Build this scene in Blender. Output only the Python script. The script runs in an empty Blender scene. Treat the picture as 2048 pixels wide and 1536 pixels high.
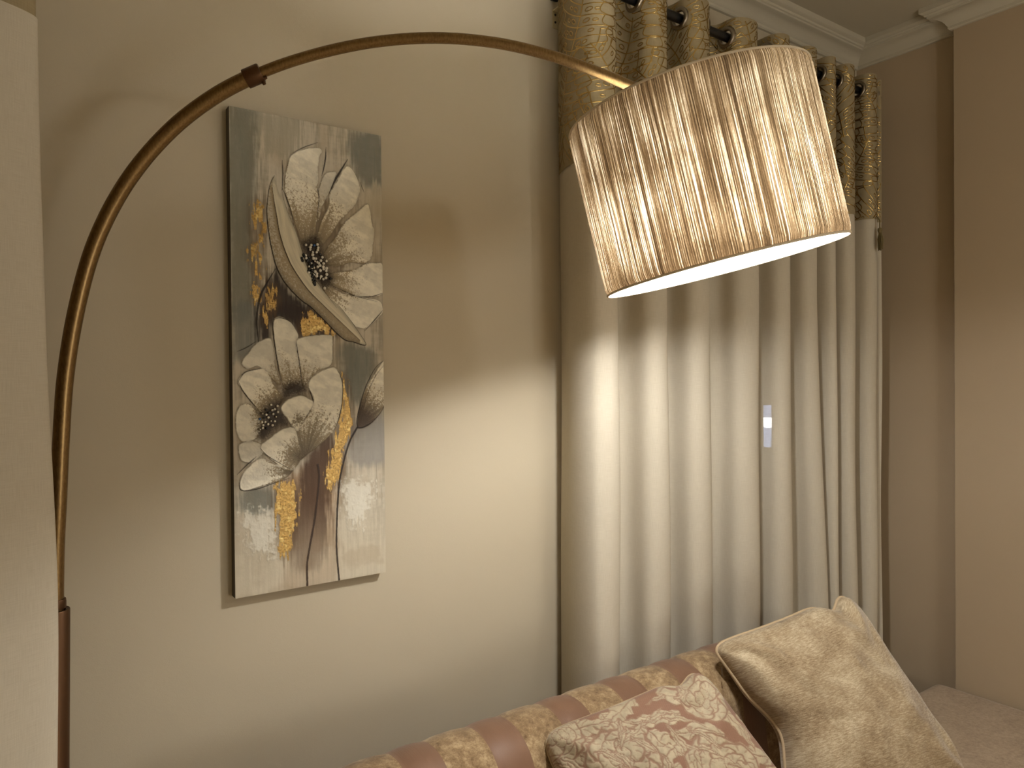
import bpy, bmesh, math, random
import numpy as np
from mathutils import Vector, Matrix

# ------------------------------------------------------------------ camera, world, exposure
scene = bpy.context.scene
COL = scene.collection
PI = math.pi

cam_data = bpy.data.cameras.new('camera')
cam_data.sensor_width = 36.0
cam_data.lens = 1449.7 / 2048 * 36.0
cam_data.clip_start = 0.02
camera = bpy.data.objects.new('camera', cam_data)
COL.objects.link(camera)
cr = Vector((0.81879, -0.57402, -0.00944)).normalized()
cf = Vector((0.57394, 0.81884, -0.00996)).normalized()
cu = cr.cross(cf).normalized()
cr = cf.cross(cu).normalized()
camera.matrix_world = Matrix(((cr.x, cu.x, -cf.x, 0.0), (cr.y, cu.y, -cf.y, -1.86606),
                              (cr.z, cu.z, -cf.z, 1.66), (0, 0, 0, 1)))
scene.camera = camera

world = bpy.data.worlds.new('night')
scene.world = world
world.use_nodes = True
world.node_tree.nodes['Background'].inputs[0].default_value = (0.02, 0.025, 0.04, 1)
world.node_tree.nodes['Background'].inputs[1].default_value = 0.3

vs = scene.view_settings
vs.view_transform = 'Standard'
vs.look = 'None'
vs.exposure = EXPOSURE = 0.12
vs.gamma = 1.0
vs.use_curve_mapping = False
scene.cycles.max_bounces = 7
scene.cycles.transmission_bounces = 4
scene.cycles.transparent_max_bounces = 6
scene.cycles.glossy_bounces = 3
scene.cycles.adaptive_threshold = 0.06
scene.cycles.caustics_reflective = False
scene.cycles.caustics_refractive = False

BULB_POWER = 215.0
DOME_POWER = 480.0
BULB_COLOR = (1.0, 0.99, 0.97)
PENDANT_POWER = 78.0
PENDANT_COLOR = (1.0, 0.985, 0.94)
CEILING_FILL_POWER = 1.0
GLOBE_FILL_POWER = 9.0

rng = np.random.default_rng(7)
random.seed(7)

# ------------------------------------------------------------------ helpers
def lin(r, g, b):
    def f(c):
        c /= 255.0
        return c / 12.92 if c <= 0.04045 else ((c + 0.055) / 1.055) ** 2.4
    return (f(r), f(g), f(b), 1.0)

class Mat:
    """small wrapper to write node materials"""
    def __init__(self, name):
        self.m = bpy.data.materials.new(name)
        self.m.use_nodes = True
        self.t = self.m.node_tree
        self.t.nodes.clear()
        self.out = self.n('ShaderNodeOutputMaterial')
    def n(self, kind, **kw):
        nd = self.t.nodes.new(kind)
        for k, v in kw.items():
            setattr(nd, k, v)
        return nd
    def l(self, a, b):
        self.t.links.new(a, b)
    def put(self, sock, v):
        if hasattr(v, 'is_linked') or hasattr(v, 'links'):
            self.l(v, sock)
        else:
            sock.default_value = v
    def math(self, op, a, b=0.0, c=0.0, clamp=False):
        nd = self.n('ShaderNodeMath', operation=op, use_clamp=clamp)
        self.put(nd.inputs[0], a); self.put(nd.inputs[1], b); self.put(nd.inputs[2], c)
        return nd.outputs[0]
    def coord(self, which='Object'):
        return self.n('ShaderNodeTexCoord').outputs[which]
    def mapping(self, vec, scale=(1, 1, 1), rot=(0, 0, 0), loc=(0, 0, 0)):
        nd = self.n('ShaderNodeMapping')
        self.l(vec, nd.inputs[0])
        nd.inputs['Scale'].default_value = scale
        nd.inputs['Rotation'].default_value = rot
        nd.inputs['Location'].default_value = loc
        return nd.outputs[0]
    def noise(self, vec, scale=5.0, detail=4.0, rough=0.5, dist=0.0):
        nd = self.n('ShaderNodeTexNoise')
        self.l(vec, nd.inputs['Vector'])
        nd.inputs['Scale'].default_value = scale
        nd.inputs['Detail'].default_value = detail
        nd.inputs['Roughness'].default_value = rough
        nd.inputs['Distortion'].default_value = dist
        return nd.outputs['Fac']
    def ramp(self, fac, *stops):
        nd = self.n('ShaderNodeValToRGB')
        self.put(nd.inputs[0], fac)
        el = nd.color_ramp.elements
        while len(el) < len(stops):
            el.new(0.5)
        for e, (p, c) in zip(el, stops):
            e.position = p
            e.color = c if not isinstance(c, (int, float)) else (c, c, c, 1)
        return nd.outputs[0]
    def mix(self, fac, a, b, blend='MIX'):
        nd = self.n('ShaderNodeMix', data_type='RGBA', blend_type=blend)
        self.put(nd.inputs[0], fac); self.put(nd.inputs[6], a); self.put(nd.inputs[7], b)
        return nd.outputs[2]
    def bump(self, h, strength=0.3, dist=0.001, normal=None):
        nd = self.n('ShaderNodeBump')
        nd.inputs['Strength'].default_value = strength
        nd.inputs['Distance'].default_value = dist
        self.l(h, nd.inputs['Height'])
        if normal is not None:
            self.l(normal, nd.inputs['Normal'])
        return nd.outputs[0]
    def principled(self, color, rough=0.6, metal=0.0, normal=None, spec=0.4, sheen=0.0, **kw):
        nd = self.n('ShaderNodeBsdfPrincipled')
        self.put(nd.inputs['Base Color'], color)
        self.put(nd.inputs['Roughness'], rough)
        self.put(nd.inputs['Metallic'], metal)
        nd.inputs['Specular IOR Level'].default_value = spec
        if sheen:
            nd.inputs['Sheen Weight'].default_value = sheen
        for k, v in kw.items():
            self.put(nd.inputs[k], v)
        if normal is not None:
            self.l(normal, nd.inputs['Normal'])
        return nd.outputs[0]
    def done(self, shader):
        self.l(shader, self.out.inputs[0])
        return self.m

def empty(name, loc=(0, 0, 0)):
    o = bpy.data.objects.new(name, None)
    o.empty_display_size = 0.05
    o.location = loc
    COL.objects.link(o)
    return o

def tag(o, label, cat=None, group=None, kind=None):
    if label: o['label'] = label
    if cat: o['category'] = cat
    if group: o['group'] = group
    if kind: o['kind'] = kind
    return o

def root_loc(o):
    v = Vector((0, 0, 0))
    while o is not None:
        v += Vector(o.location)
        o = o.parent
    return v

def mesh(name, verts, faces, mats, parent=None, smooth=True, midx=None, uvs=None, local=False, colors=None, origin=None):
    """one mesh object; verts in world space (moved into the parent's frame)"""
    V = np.asarray(verts, dtype=np.float64).reshape(-1, 3).copy()
    if parent is not None and not local:
        V -= np.array(root_loc(parent))
    if origin is not None:
        V -= np.array(origin)
    me = bpy.data.meshes.new(name)
    if isinstance(faces, np.ndarray) and faces.ndim == 2:
        n, k = faces.shape
        me.vertices.add(len(V)); me.vertices.foreach_set('co', V.ravel())
        me.loops.add(n * k); me.loops.foreach_set('vertex_index', faces.ravel().astype(np.int32))
        me.polygons.add(n)
        me.polygons.foreach_set('loop_start', (np.arange(n) * k).astype(np.int32))
        me.polygons.foreach_set('loop_total', np.full(n, k, dtype=np.int32))
        me.update(calc_edges=True)
        me.validate()
    else:
        me.from_pydata([tuple(v) for v in V], [], [tuple(f) for f in faces])
        me.update()
    for m in (mats if isinstance(mats, (list, tuple)) else [mats]):
        me.materials.append(m)
    np_ = len(me.polygons)
    if midx is not None:
        me.polygons.foreach_set('material_index', np.asarray(midx, dtype=np.int32))
    if smooth:
        me.polygons.foreach_set('use_smooth', np.ones(np_, dtype=bool))
    if uvs is not None:
        lay = me.uv_layers.new(name='UVMap')
        li = np.zeros(len(me.loops), dtype=np.int32); me.loops.foreach_get('vertex_index', li)
        lay.data.foreach_set('uv', np.asarray(uvs, dtype=np.float32)[li].ravel())
    if colors is not None:
        ca = me.color_attributes.new('Paint', 'FLOAT_COLOR', 'POINT')
        ca.data.foreach_set('color', np.asarray(colors, dtype=np.float32).ravel())
    o = bpy.data.objects.new(name, me)
    COL.objects.link(o)
    if origin is not None:
        o.location = origin
    if parent is not None:
        o.parent = parent
    return o

class MB:
    """collects shapes for one mesh"""
    def __init__(self):
        self.v = []; self.f = []; self.m = []
    def add(self, V, F, mi=0):
        b = len(self.v)
        self.v += [tuple(map(float, p)) for p in V]
        self.f += [tuple(int(i) + b for i in f) for f in F]
        self.m += [mi] * len(F)
        return self
    def box(self, a, b, mi=0):
        (x0, y0, z0), (x1, y1, z1) = a, b
        V = [(x, y, z) for x in (x0, x1) for y in (y0, y1) for z in (z0, z1)]
        F = [(0, 1, 3, 2), (4, 6, 7, 5), (0, 4, 5, 1), (2, 3, 7, 6), (0, 2, 6, 4), (1, 5, 7, 3)]
        return self.add(V, F, mi)
    def tube(self, pts, rad, n=20, caps=True, mi=0, up=(0, 0, 1)):
        P = np.asarray(pts, float)
        R = np.full(len(P), rad) if np.isscalar(rad) else np.asarray(rad, float)
        T = np.gradient(P, axis=0); T /= np.linalg.norm(T, axis=1)[:, None]
        u = np.array(up, float)
        if abs(T[0] @ u) > 0.9: u = np.array((1.0, 0.2, 0))
        e = np.cross(T[0], u); e /= np.linalg.norm(e)
        V = []; a = np.linspace(0, 2 * PI, n, endpoint=False)
        for i in range(len(P)):
            e = e - (e @ T[i]) * T[i]; e /= np.linalg.norm(e)
            g = np.cross(T[i], e)
            V += list(P[i] + R[i] * (np.cos(a)[:, None] * e + np.sin(a)[:, None] * g))
        F = [(i * n + j, i * n + (j + 1) % n, (i + 1) * n + (j + 1) % n, (i + 1) * n + j)
             for i in range(len(P) - 1) for j in range(n)]
        if caps:
            F.append(tuple(range(n))[::-1]); F.append(tuple((len(P) - 1) * n + j for j in range(n)))
        return self.add(V, F, mi)
    def lathe(self, prof, c=(0, 0, 0), axis=(0, 0, 1), n=48, mi=0, closed=False):
        """prof: (radius, height) pairs around an axis"""
        A = np.array(axis, float); A /= np.linalg.norm(A)
        h = np.array((1.0, 0, 0)) if abs(A[2]) > 0.9 else np.array((0, 0, 1.0))
        e = np.cross(A, h); e /= np.linalg.norm(e); g = np.cross(A, e)
        a = np.linspace(0, 2 * PI, n, endpoint=False)
        V = []
        for r, z in prof:
            V += list(np.array(c) + A * z + r * (np.cos(a)[:, None] * e + np.sin(a)[:, None] * g))
        k = len(prof)
        F = []
        for i in range(k if closed else k - 1):
            q = (i + 1) % k
            F += [(i * n + j, i * n + (j + 1) % n, q * n + (j + 1) % n, q * n + j) for j in range(n)]
        return self.add(V, F, mi)
    def build(self, name, mats, parent=None, smooth=True, bevel=0.0, local=False, origin=None, angle=40):
        o = mesh(name, self.v, self.f, mats, parent, smooth=False, midx=self.m, local=local, origin=origin)
        bm = bmesh.new(); bm.from_mesh(o.data)
        bmesh.ops.recalc_face_normals(bm, faces=bm.faces)
        bm.to_mesh(o.data); bm.free()
        if bevel:
            md = o.modifiers.new('bevel', 'BEVEL'); md.width = bevel; md.segments = 3; md.limit_method = 'ANGLE'
        if smooth:
            o.data.polygons.foreach_set('use_smooth', np.ones(len(o.data.polygons), dtype=bool))
            o.data.set_sharp_from_angle(angle=math.radians(angle))
        return o

def vnoise(x, y, seed=0):
    """smooth lattice noise in 0..1"""
    r = np.random.default_rng(seed); L = r.random((256, 256))
    xi = np.floor(x).astype(int); yi = np.floor(y).astype(int)
    fx = x - xi; fy = y - yi
    fx = fx * fx * (3 - 2 * fx); fy = fy * fy * (3 - 2 * fy)
    a = L[xi % 256, yi % 256]; b = L[(xi + 1) % 256, yi % 256]
    c = L[xi % 256, (yi + 1) % 256]; d = L[(xi + 1) % 256, (yi + 1) % 256]
    return (a * (1 - fx) + b * fx) * (1 - fy) + (c * (1 - fx) + d * fx) * fy

def fbm(x, y, seed=0, octv=4, gain=0.5):
    s = 0; w = 0; a = 1.0
    for o in range(octv):
        s = s + a * vnoise(x * 2 ** o, y * 2 ** o, seed + o * 17); w += a; a *= gain
    return s / w

def sstep(a, b, x):
    t = np.clip((x - a) / (b - a), 0, 1)
    return t * t * (3 - 2 * t)

def smooth_line(pts, per=8, closed=False):
    P = np.asarray(pts, float)
    if closed:
        Q = np.vstack([P[-1], P, P[0], P[1]])
    else:
        Q = np.vstack([2 * P[0] - P[1], P, 2 * P[-1] - P[-2]])
    out = []
    for i in range(1, len(Q) - 2):
        p0, p1, p2, p3 = Q[i - 1:i + 3]
        for t in np.linspace(0, 1, per, endpoint=False):
            out.append(0.5 * (2 * p1 + (p2 - p0) * t + (2 * p0 - 5 * p1 + 4 * p2 - p3) * t * t + (3 * p1 - p0 - 3 * p2 + p3) * t ** 3))
    if not closed:
        out.append(P[-1])
    return np.array(out)

def seg_dist(X, Y, L, closed=False):
    """distance to a polyline and the fraction along it of the nearest point"""
    A = L if closed else L[:-1]
    B = np.roll(L, -1, axis=0) if closed else L[1:]
    best = np.full(X.shape, 1e9); par = np.zeros(X.shape)
    for i, (a, b) in enumerate(zip(A, B)):
        d = b - a; q = d @ d + 1e-12
        t = np.clip(((X - a[0]) * d[0] + (Y - a[1]) * d[1]) / q, 0, 1)
        ds = (X - a[0] - t * d[0]) ** 2 + (Y - a[1] - t * d[1]) ** 2
        k = ds < best
        best = np.where(k, ds, best); par = np.where(k, (i + t) / len(A), par)
    return np.sqrt(best), par

def inside(X, Y, L):
    r = np.zeros(X.shape, dtype=bool); n = len(L); j = n - 1
    for i in range(n):
        c = ((L[i, 1] > Y) != (L[j, 1] > Y)) & (X < (L[j, 0] - L[i, 0]) * (Y - L[i, 1]) / (L[j, 1] - L[i, 1] + 1e-12) + L[i, 0])
        r ^= c; j = i
    return r

# ------------------------------------------------------------------ materials
def wall_paint(name, c1, c2):
    M = Mat(name); co = M.coord('Object')
    big = M.noise(co, 1.3, 3, 0.5)
    fine = M.noise(co, 90, 3, 0.6)
    tex = M.noise(co, 420, 2, 0.5)
    col = M.mix(M.ramp(big, (0.35, 0.0), (0.7, 1.0)), c1, c2)
    h = M.math('ADD', M.math('MULTIPLY', fine, 0.7), M.math('MULTIPLY', tex, 0.5))
    return M.done(M.principled(col, 0.62, normal=M.bump(h, 0.25, 0.0012), spec=0.3))

M_WALL = wall_paint('beige wall paint', lin(194, 182, 158), lin(198, 186, 162))
M_WALLR = wall_paint('taupe wall paint', lin(182, 163, 136), lin(186, 167, 140))
M_CEIL = wall_paint('ceiling paint', lin(186, 178, 158), lin(190, 182, 162))
M_CORN = wall_paint('cornice plaster', lin(196, 188, 168), lin(200, 192, 172))

def simple(name, col, rough=0.5, metal=0.0, spec=0.4, bump=None):
    M = Mat(name); co = M.coord('Object')
    nz = M.noise(co, 60, 3, 0.6)
    c = M.mix(M.math('MULTIPLY', nz, 0.35), col, (col[0] * 0.7, col[1] * 0.7, col[2] * 0.7, 1))
    nrm = M.bump(M.noise(co, bump[0], 3, 0.6), bump[1], bump[2]) if bump else None
    return M.done(M.principled(c, rough, metal, normal=nrm, spec=spec))

M_FLOOR = simple('floor tile', lin(200, 184, 160), 0.35)
M_BLACK = simple('black metal', (0.008, 0.007, 0.007, 1), 0.35, 0.0)
M_WHITEMETAL = simple('cream enamelled metal', lin(205, 190, 150), 0.4)
M_HOLE = simple('dark screw', (0.03, 0.018, 0.01, 1), 0.5, 0.5)
M_RING = simple('antique nickel', lin(150, 140, 125), 0.28, 1.0)
M_BRASS = None
def brass():
    M = Mat('antique brass'); co = M.coord('Object')
    nz = M.noise(M.mapping(co, (40, 40, 12)), 8, 3, 0.6)
    c = M.ramp(nz, (0.3, lin(122, 98, 64)), (0.75, lin(150, 124, 84)))
    return M.done(M.principled(c, M.math('MULTIPLY_ADD', nz, 0.12, 0.3), 1.0, spec=0.5))
M_BRASS = brass()
M_BRONZE = simple('dark bronze', lin(92, 66, 44), 0.42, 0.85)
M_WOOD = simple('dark wood', lin(70, 44, 28), 0.4)
M_FRAME = simple('white window frame', lin(210, 206, 196), 0.4)

def linen(name, c1, c2, transl=0.12, see=0.012, wav=1.0):
    M = Mat(name); uv = M.coord('UV')
    warp = M.noise(M.mapping(uv, (900, 30, 1)), 1.0, 2, 0.5)
    weft = M.noise(M.mapping(uv, (30, 900, 1)), 1.0, 2, 0.5)
    wv = M.math('ADD', warp, weft)
    big = M.noise(M.mapping(uv, (3, 0.8, 1)), 1.0, 3, 0.5)
    col = M.mix(M.ramp(M.math('MULTIPLY', wv, 0.5), (0.3, 0.0), (0.7, 1.0)), c1, c2)
    col = M.mix(M.math('MULTIPLY', big, 0.25), col, (c1[0] * 0.8, c1[1] * 0.78, c1[2] * 0.74, 1))
    nrm = M.bump(wv, 0.25 * wav, 0.0006)
    d = M.n('ShaderNodeBsdfDiffuse'); M.l(col, d.inputs[0]); M.l(nrm, d.inputs['Normal'])
    t = M.n('ShaderNodeBsdfTranslucent'); M.l(col, t.inputs[0])
    mx = M.n('ShaderNodeMixShader'); mx.inputs[0].default_value = transl
    M.l(d.outputs[0], mx.inputs[1]); M.l(t.outputs[0], mx.inputs[2])
    if not see:
        return M.done(mx.outputs[0])
    tr = M.n('ShaderNodeBsdfTransparent')
    m2 = M.n('ShaderNodeMixShader'); m2.inputs[0].default_value = see
    M.l(mx.outputs[0], m2.inputs[1]); M.l(tr.outputs[0], m2.inputs[2])
    return M.done(m2.outputs[0])
M_LINEN = linen('cream linen', lin(202, 192, 172), lin(218, 209, 191))
M_BAND = linen('beige jacquard', lin(152, 137, 106), lin(174, 159, 128), 0.06, 0.0, 2.0)
def thread():
    M = Mat('gold embroidery thread'); co = M.coord('Object')
    nz = M.noise(co, 900, 2, 0.5)
    c = M.ramp(nz, (0.3, lin(176, 146, 88)), (0.7, lin(214, 184, 122)))
    return M.done(M.principled(c, 0.22, 1.0, spec=0.5))
M_THREAD = thread()
# outlines of the painted flowers, in millimetres from the canvas's upper left corner
D={
'u_back':[(223,166),(240,128),(270,120),(262,146),(247,181),(230,215),(219,252),(215,210)],
'u_top':[(132,179),(134,151),(144,108),(154,91),(186,73),(221,64),(231,73),(222,99),(220,153),(218,174),(222,195),(215,260),(209,324),(176,317),(162,283),(152,249),(140,216)],
'u_r1':[(251,180),(274,138),(299,99),(322,116),(336,154),(327,188),(311,212),(280,245),(249,292),(223,316),(218,288),(228,251),(247,217)],
'u_r2':[(290,251),(327,218),(356,192),(365,209),(370,242),(376,267),(372,301),(369,331),(349,354),(309,355),(267,369),(234,361),(238,329),(268,290)],
'u_r3':[(317,373),(348,355),(376,350),(402,355),(402,426),(371,441),(324,445),(285,433),(248,417),(226,397),(267,384)],
'u_r4':[(226,396),(274,434),(332,445),(383,451),(399,469),(396,488),(361,522),(335,530),(301,516),(268,489),(242,458)],
'u_fold':[(106,156),(92,202),(88,261),(96,325),(112,388),(139,431),(174,464),(203,484),(278,555),(312,567),(348,574),(330,543),(302,506),(274,473),(247,453),(218,419),(190,379),(176,338),(161,290),(145,254),(132,217),(118,195)],
'u_ridge':[(101,184),(106,224),(111,254),(120,305),(140,362),(164,402),(193,439),(225,469),(330,562)],
'u_edge':[(108,153),(96,178),(89,223),(88,261),(96,325),(112,388),(139,431),(174,464),(203,484),(278,555),(312,567),(348,574),(330,543),(302,506),(274,473)],
'u_ridge2':[(125,180),(132,217),(145,254),(161,290),(176,338),(190,379),(218,419),(247,453),(266,478)],
'l_ul':[(21,623),(38,599),(58,575),(90,561),(99,582),(104,633),(117,679),(87,658),(62,633),(33,638)],
'l_top':[(99,529),(114,507),(144,520),(162,550),(158,576),(165,617),(171,661),(153,685),(127,689),(116,653),(107,608)],
'l_tr':[(157,568),(180,556),(245,550),(254,566),(250,628),(217,641),(190,669),(174,685),(166,633),(160,597)],
'l_left':[(6,756),(15,731),(37,724),(58,748),(73,769),(65,799),(50,813),(21,816),(7,791)],
'l_left2':[(14,823),(50,818),(72,834),(64,856),(40,870),(16,860)],
'l_ul2':[(12,670),(30,647),(67,638),(84,648),(101,679),(121,720),(91,744),(66,748),(42,718),(23,692)],
'l_big':[(188,688),(195,664),(228,642),(261,636),(278,670),(280,713),(271,761),(254,803),(220,834),(182,860),(163,871),(151,834),(154,793),(189,753),(201,717)],
'l_front':[(116,740),(131,719),(163,707),(189,716),(200,728),(180,763),(159,798),(149,793),(133,766)],
'l_low':[(64,836),(90,810),(120,791),(150,790),(159,824),(167,866),(139,898),(99,874)],
'l_bl':[(13,917),(25,891),(62,861),(94,874),(124,891),(145,898),(121,917),(73,929),(34,937),(17,935)],
'bud':[(321,790),(327,747),(345,698),(370,655),(407,616),(407,722),(383,766),(353,793),(327,799)],
'bud_line':[(408,612),(376,636),(349,682),(331,731),(320,779),(327,797),(356,789),(386,763),(405,733)],
'bud_line2':[(403,627),(378,655),(354,699),(339,747),(327,793)],
'stem_r':[(321,796),(298,835),(280,891),(269,938),(262,1017),(259,1098),(261,1146),(265,1199)],
'stem_l':[(211,888),(213,933),(201,1026),(187,1098),(179,1144),(179,1199)],
'ln1':[(128,111),(129,145),(127,187)],
'ln2':[(243,59),(240,96),(231,135)],
'ln3':[(302,81),(282,115),(264,146),(251,177)],
'ln4':[(155,88),(186,68),(221,50)],
'ln5':[(337,136),(349,163)],
'ln6':[(8,897),(30,876),(54,856)],
'ln7':[(12,596),(34,586),(58,570)],
'ln8':[(346,536),(374,506),(399,478)],
'leaf_line':[(107,387),(86,424),(71,453),(62,490),(60,528),(63,572)],
'ln9':[(101,506),(99,542),(106,602),(117,669)],
'ln10':[(157,568),(161,597),(167,638),(171,674)],
'ln11':[(13,668),(23,692),(42,718),(66,747)],
'ln12':[(13,670),(30,647),(67,638)],
'ln13':[(13,917),(17,936),(53,937),(93,927),(139,916)],
'ln14':[(64,836),(84,858),(140,895)],
'ln15':[(189,688),(197,711),(201,725)],
'ln16':[(261,636),(278,665),(280,713),(270,767),(253,803)],
'ln17':[(103,514),(119,510),(144,520),(162,548)],
'ln18':[(218,167),(222,195),(215,246)],
'ln19':[(127,180),(135,200),(149,239),(155,277)],
'ln20':[(324,445),(363,443),(402,430)],
'ln21':[(244,416),(285,431),(324,445),(383,455)],
'dark1':[(104,389),(119,398),(146,438),(189,474),(210,498),(210,523),(159,524),(104,526),(70,528),(64,490),(78,445)],
'dark1b':[(64,498),(94,476),(171,467),(257,511),(256,550),(180,555),(160,545),(134,515),(104,506),(99,567),(63,568)],
'dark2':[(176,877),(209,827),(253,814),(252,872),(240,962),(234,1041),(227,1120),(205,1158),(152,1150),(137,1081),(149,1005),(160,928)],
'tan2':[(114,924),(176,888),(253,840),(275,863),(268,938),(258,1044),(257,1199),(125,1202),(127,1105),(112,1026)],
'g1':[(57,230),(64,221),(74,228),(82,261),(81,299),(76,303),(68,276),(53,298),(50,272)],
'g1b':[(51,336),(62,331),(72,371),(75,408),(66,416),(55,393),(43,360)],
'g1c':[(69,310),(74,310),(78,337),(72,340)],
'g1d':[(55,433),(66,436),(68,470),(59,478),(54,460)],
'g2':[(85,431),(102,434),(110,468),(104,499),(84,500),(77,473)],
'g2b':[(92,466),(112,465),(109,488),(100,497)],
'g2c':[(78,498),(89,497),(86,519),(78,523)],
'g3':[(165,535),(181,508),(200,495),(229,506),(256,537),(262,549),(213,546),(175,550)],
'g4':[(284,654),(297,692),(304,757),(307,811),(289,848),(274,917),(246,968),(229,961),(230,913),(253,830),(270,777),(277,713)],
'g5':[(102,925),(129,923),(152,938),(160,970),(151,1025),(140,1076),(126,1118),(111,1113),(104,1050),(100,973)],
'w1':[(19,995),(62,995),(97,1004),(104,1066),(96,1110),(51,1099),(23,1055)],
'w2':[(274,941),(319,937),(372,950),(359,1012),(329,1058),(295,1048),(273,992)],
'blue1':[(1,16),(73,5),(66,74),(61,176),(49,312),(51,481),(2,493)],
'blue2':[(333,4),(401,-1),(403,145),(359,147),(336,121),(313,84),(302,43)],
'blue3':[(278,579),(330,573),(370,594),(358,671),(328,736),(299,714),(283,660)],
'blue4':[(19,938),(88,942),(97,994),(24,995)],
'blue5':[(304,790),(392,771),(400,894),(297,886)],
'blue6':[(6,490),(59,488),(58,588),(7,618)],
'w3':[(73,5),(180,-17),(165,77),(116,106),(85,97),(73,59)],
'w4':[(367,146),(401,141),(400,212),(370,224),(362,187)],
'heart_l':[(58,748),(68,769),(55,788),(57,813),(80,815),(110,791),(138,785),(131,751),(116,740),(131,718),(168,705),(189,690),(163,667),(122,681),(116,715),(91,729)],
'heart_u':[(173,314),(213,290),(229,312),(238,347),(252,381),(263,406),(237,432),(211,413),(190,372)],
'beads_u':[(185,320),(199,319),(207,319),(215,316),(196,325),(196,331),(217,324),(203,337),(216,330),(213,336),(184,347),(185,354),(188,361),(204,353),(211,353),(228,348),(224,357),(239,357),(208,360),(214,362),(198,366),(231,364),(221,370),(192,375),(205,377),(215,374),(230,373),(239,376),(231,379),(238,383),(208,387),(212,392),(205,395),(212,398),(224,398),(220,403),(230,405),(239,392),(250,402),(233,428),(191,389),(222,341),(202,344),(218,364),(200,379),(222,383),(237,401)],
'beads_l':[(107,732),(91,729),(94,742),(78,740),(85,748),(70,750),(79,753),(63,763),(73,761),(84,760),(96,752),(103,759),(90,769),(100,770),(76,771),(68,771),(60,776),(71,779),(83,777),(94,780),(79,787),(70,786),(63,789),(108,747),(100,740)]}
# ------------------------------------------------------------------ the room
XL, XR, YF, ZC = -0.2, 3.304, -4.0, 3.178
STEP_X, STEP_Y = 3.244, -0.452
WX0, WX1, WZ0, WZ1 = 1.75, 3.0, 0.95, 2.55       # window opening behind the curtain
b = MB()
b.box((XL - 0.15, 0, 0), (WX0, 0.2, ZC)); b.box((WX1, 0, 0), (XR + 0.15, 0.2, ZC))
b.box((WX0, 0, 0), (WX1, 0.2, WZ0)); b.box((WX0, 0, WZ1), (WX1, 0.2, ZC))
tag(b.build('wall_back', M_WALL, smooth=False), 'beige painted wall carrying the flower painting', None, None, 'structure')
b = MB().box((XL - 0.15, YF, 0), (XL, 0.0, ZC))
tag(b.build('wall_left', M_WALL, smooth=False), 'beige wall behind the left curtain', None, None, 'structure')
# right wall with its projecting stretch of wall towards the room
b = MB()
poly = [(XR, 0), (XR, STEP_Y), (STEP_X, STEP_Y), (STEP_X, YF), (XR + 0.15, YF), (XR + 0.15, 0)]
n = len(poly)
b.add([(x, y, z) for z in (0, ZC) for x, y in poly],
      [tuple(range(n))[::-1], tuple(range(n, 2 * n))] + [(i, (i + 1) % n, n + (i + 1) % n, n + i) for i in range(n)])
tag(b.build('wall_right', M_WALLR, smooth=False), 'taupe side wall with a projecting stretch', None, None, 'structure')
b = MB().box((XL - 0.15, YF - 0.15, 0), (XR + 0.15, YF, ZC))
tag(b.build('wall_front', M_WALL, smooth=False), 'beige wall behind the viewer', None, None, 'structure')
b = MB().box((XL - 0.15, YF - 0.15, -0.1), (XR + 0.15, 0.2, 0))
tag(b.build('floor', M_FLOOR, smooth=False), 'tiled floor', None, None, 'structure')
b = MB().box((XL - 0.15, YF - 0.15, ZC), (XR + 0.15, 0.2, ZC + 0.1))
tag(b.build('ceiling', M_CEIL, smooth=False), 'plain painted ceiling', None, None, 'structure')

# plaster cornice swept along back wall, right wall, around the step
prof = [(0.0, 3.082), (0.012, 3.082), (0.016, 3.086), (0.016, 3.096), (0.020, 3.100), (0.024, 3.108), (0.032, 3.118),
        (0.044, 3.126), (0.058, 3.131), (0.070, 3.133), (0.073, 3.135), (0.073, 3.141), (0.079, 3.143), (0.081, 3.147),
        (0.081, 3.151), (0.090, 3.154), (0.095, 3.158), (0.095, 3.178), (0.0, 3.178)]
path = [(XL, 0.0), (XR, 0.0), (XR, STEP_Y), (STEP_X, STEP_Y), (STEP_X, YF)]
def offset_path(path, q):
    """shift an axis-aligned polyline into the room by q"""
    nrm = []
    for (x0, y0), (x1, y1) in zip(path[:-1], path[1:]):
        d = Vector((x1 - x0, y1 - y0)).normalized()
        nrm.append(Vector((d.y, -d.x)))
    out = []
    for i, (x, y) in enumerate(path):
        a = nrm[max(0, i - 1)]; c = nrm[min(len(nrm) - 1, i)]
        s = a + c if i not in (0, len(path) - 1) else c
        if i not in (0, len(path) - 1) and abs(a.dot(c)) > 0.9: s = a
        out.append((x + s.x * q, y + s.y * q))
    return out
def cornice(name, pth, label):
    b = MB()
    V = []
    for q, z in prof:
        V += [(x, y, z) for x, y in offset_path(pth, q)]
    k = len(pth); m = len(prof)
    F = [(i * k + j, i * k + j + 1, (i + 1) * k + j + 1, (i + 1) * k + j) for i in range(m - 1) for j in range(k - 1)]
    b.add(V, F)
    return tag(b.build(name, M_CORN, smooth=True, angle=25), label, None, None, 'structure')
cornice('trim_1', path, 'moulded plaster cornice running round the ceiling edge')

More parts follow.
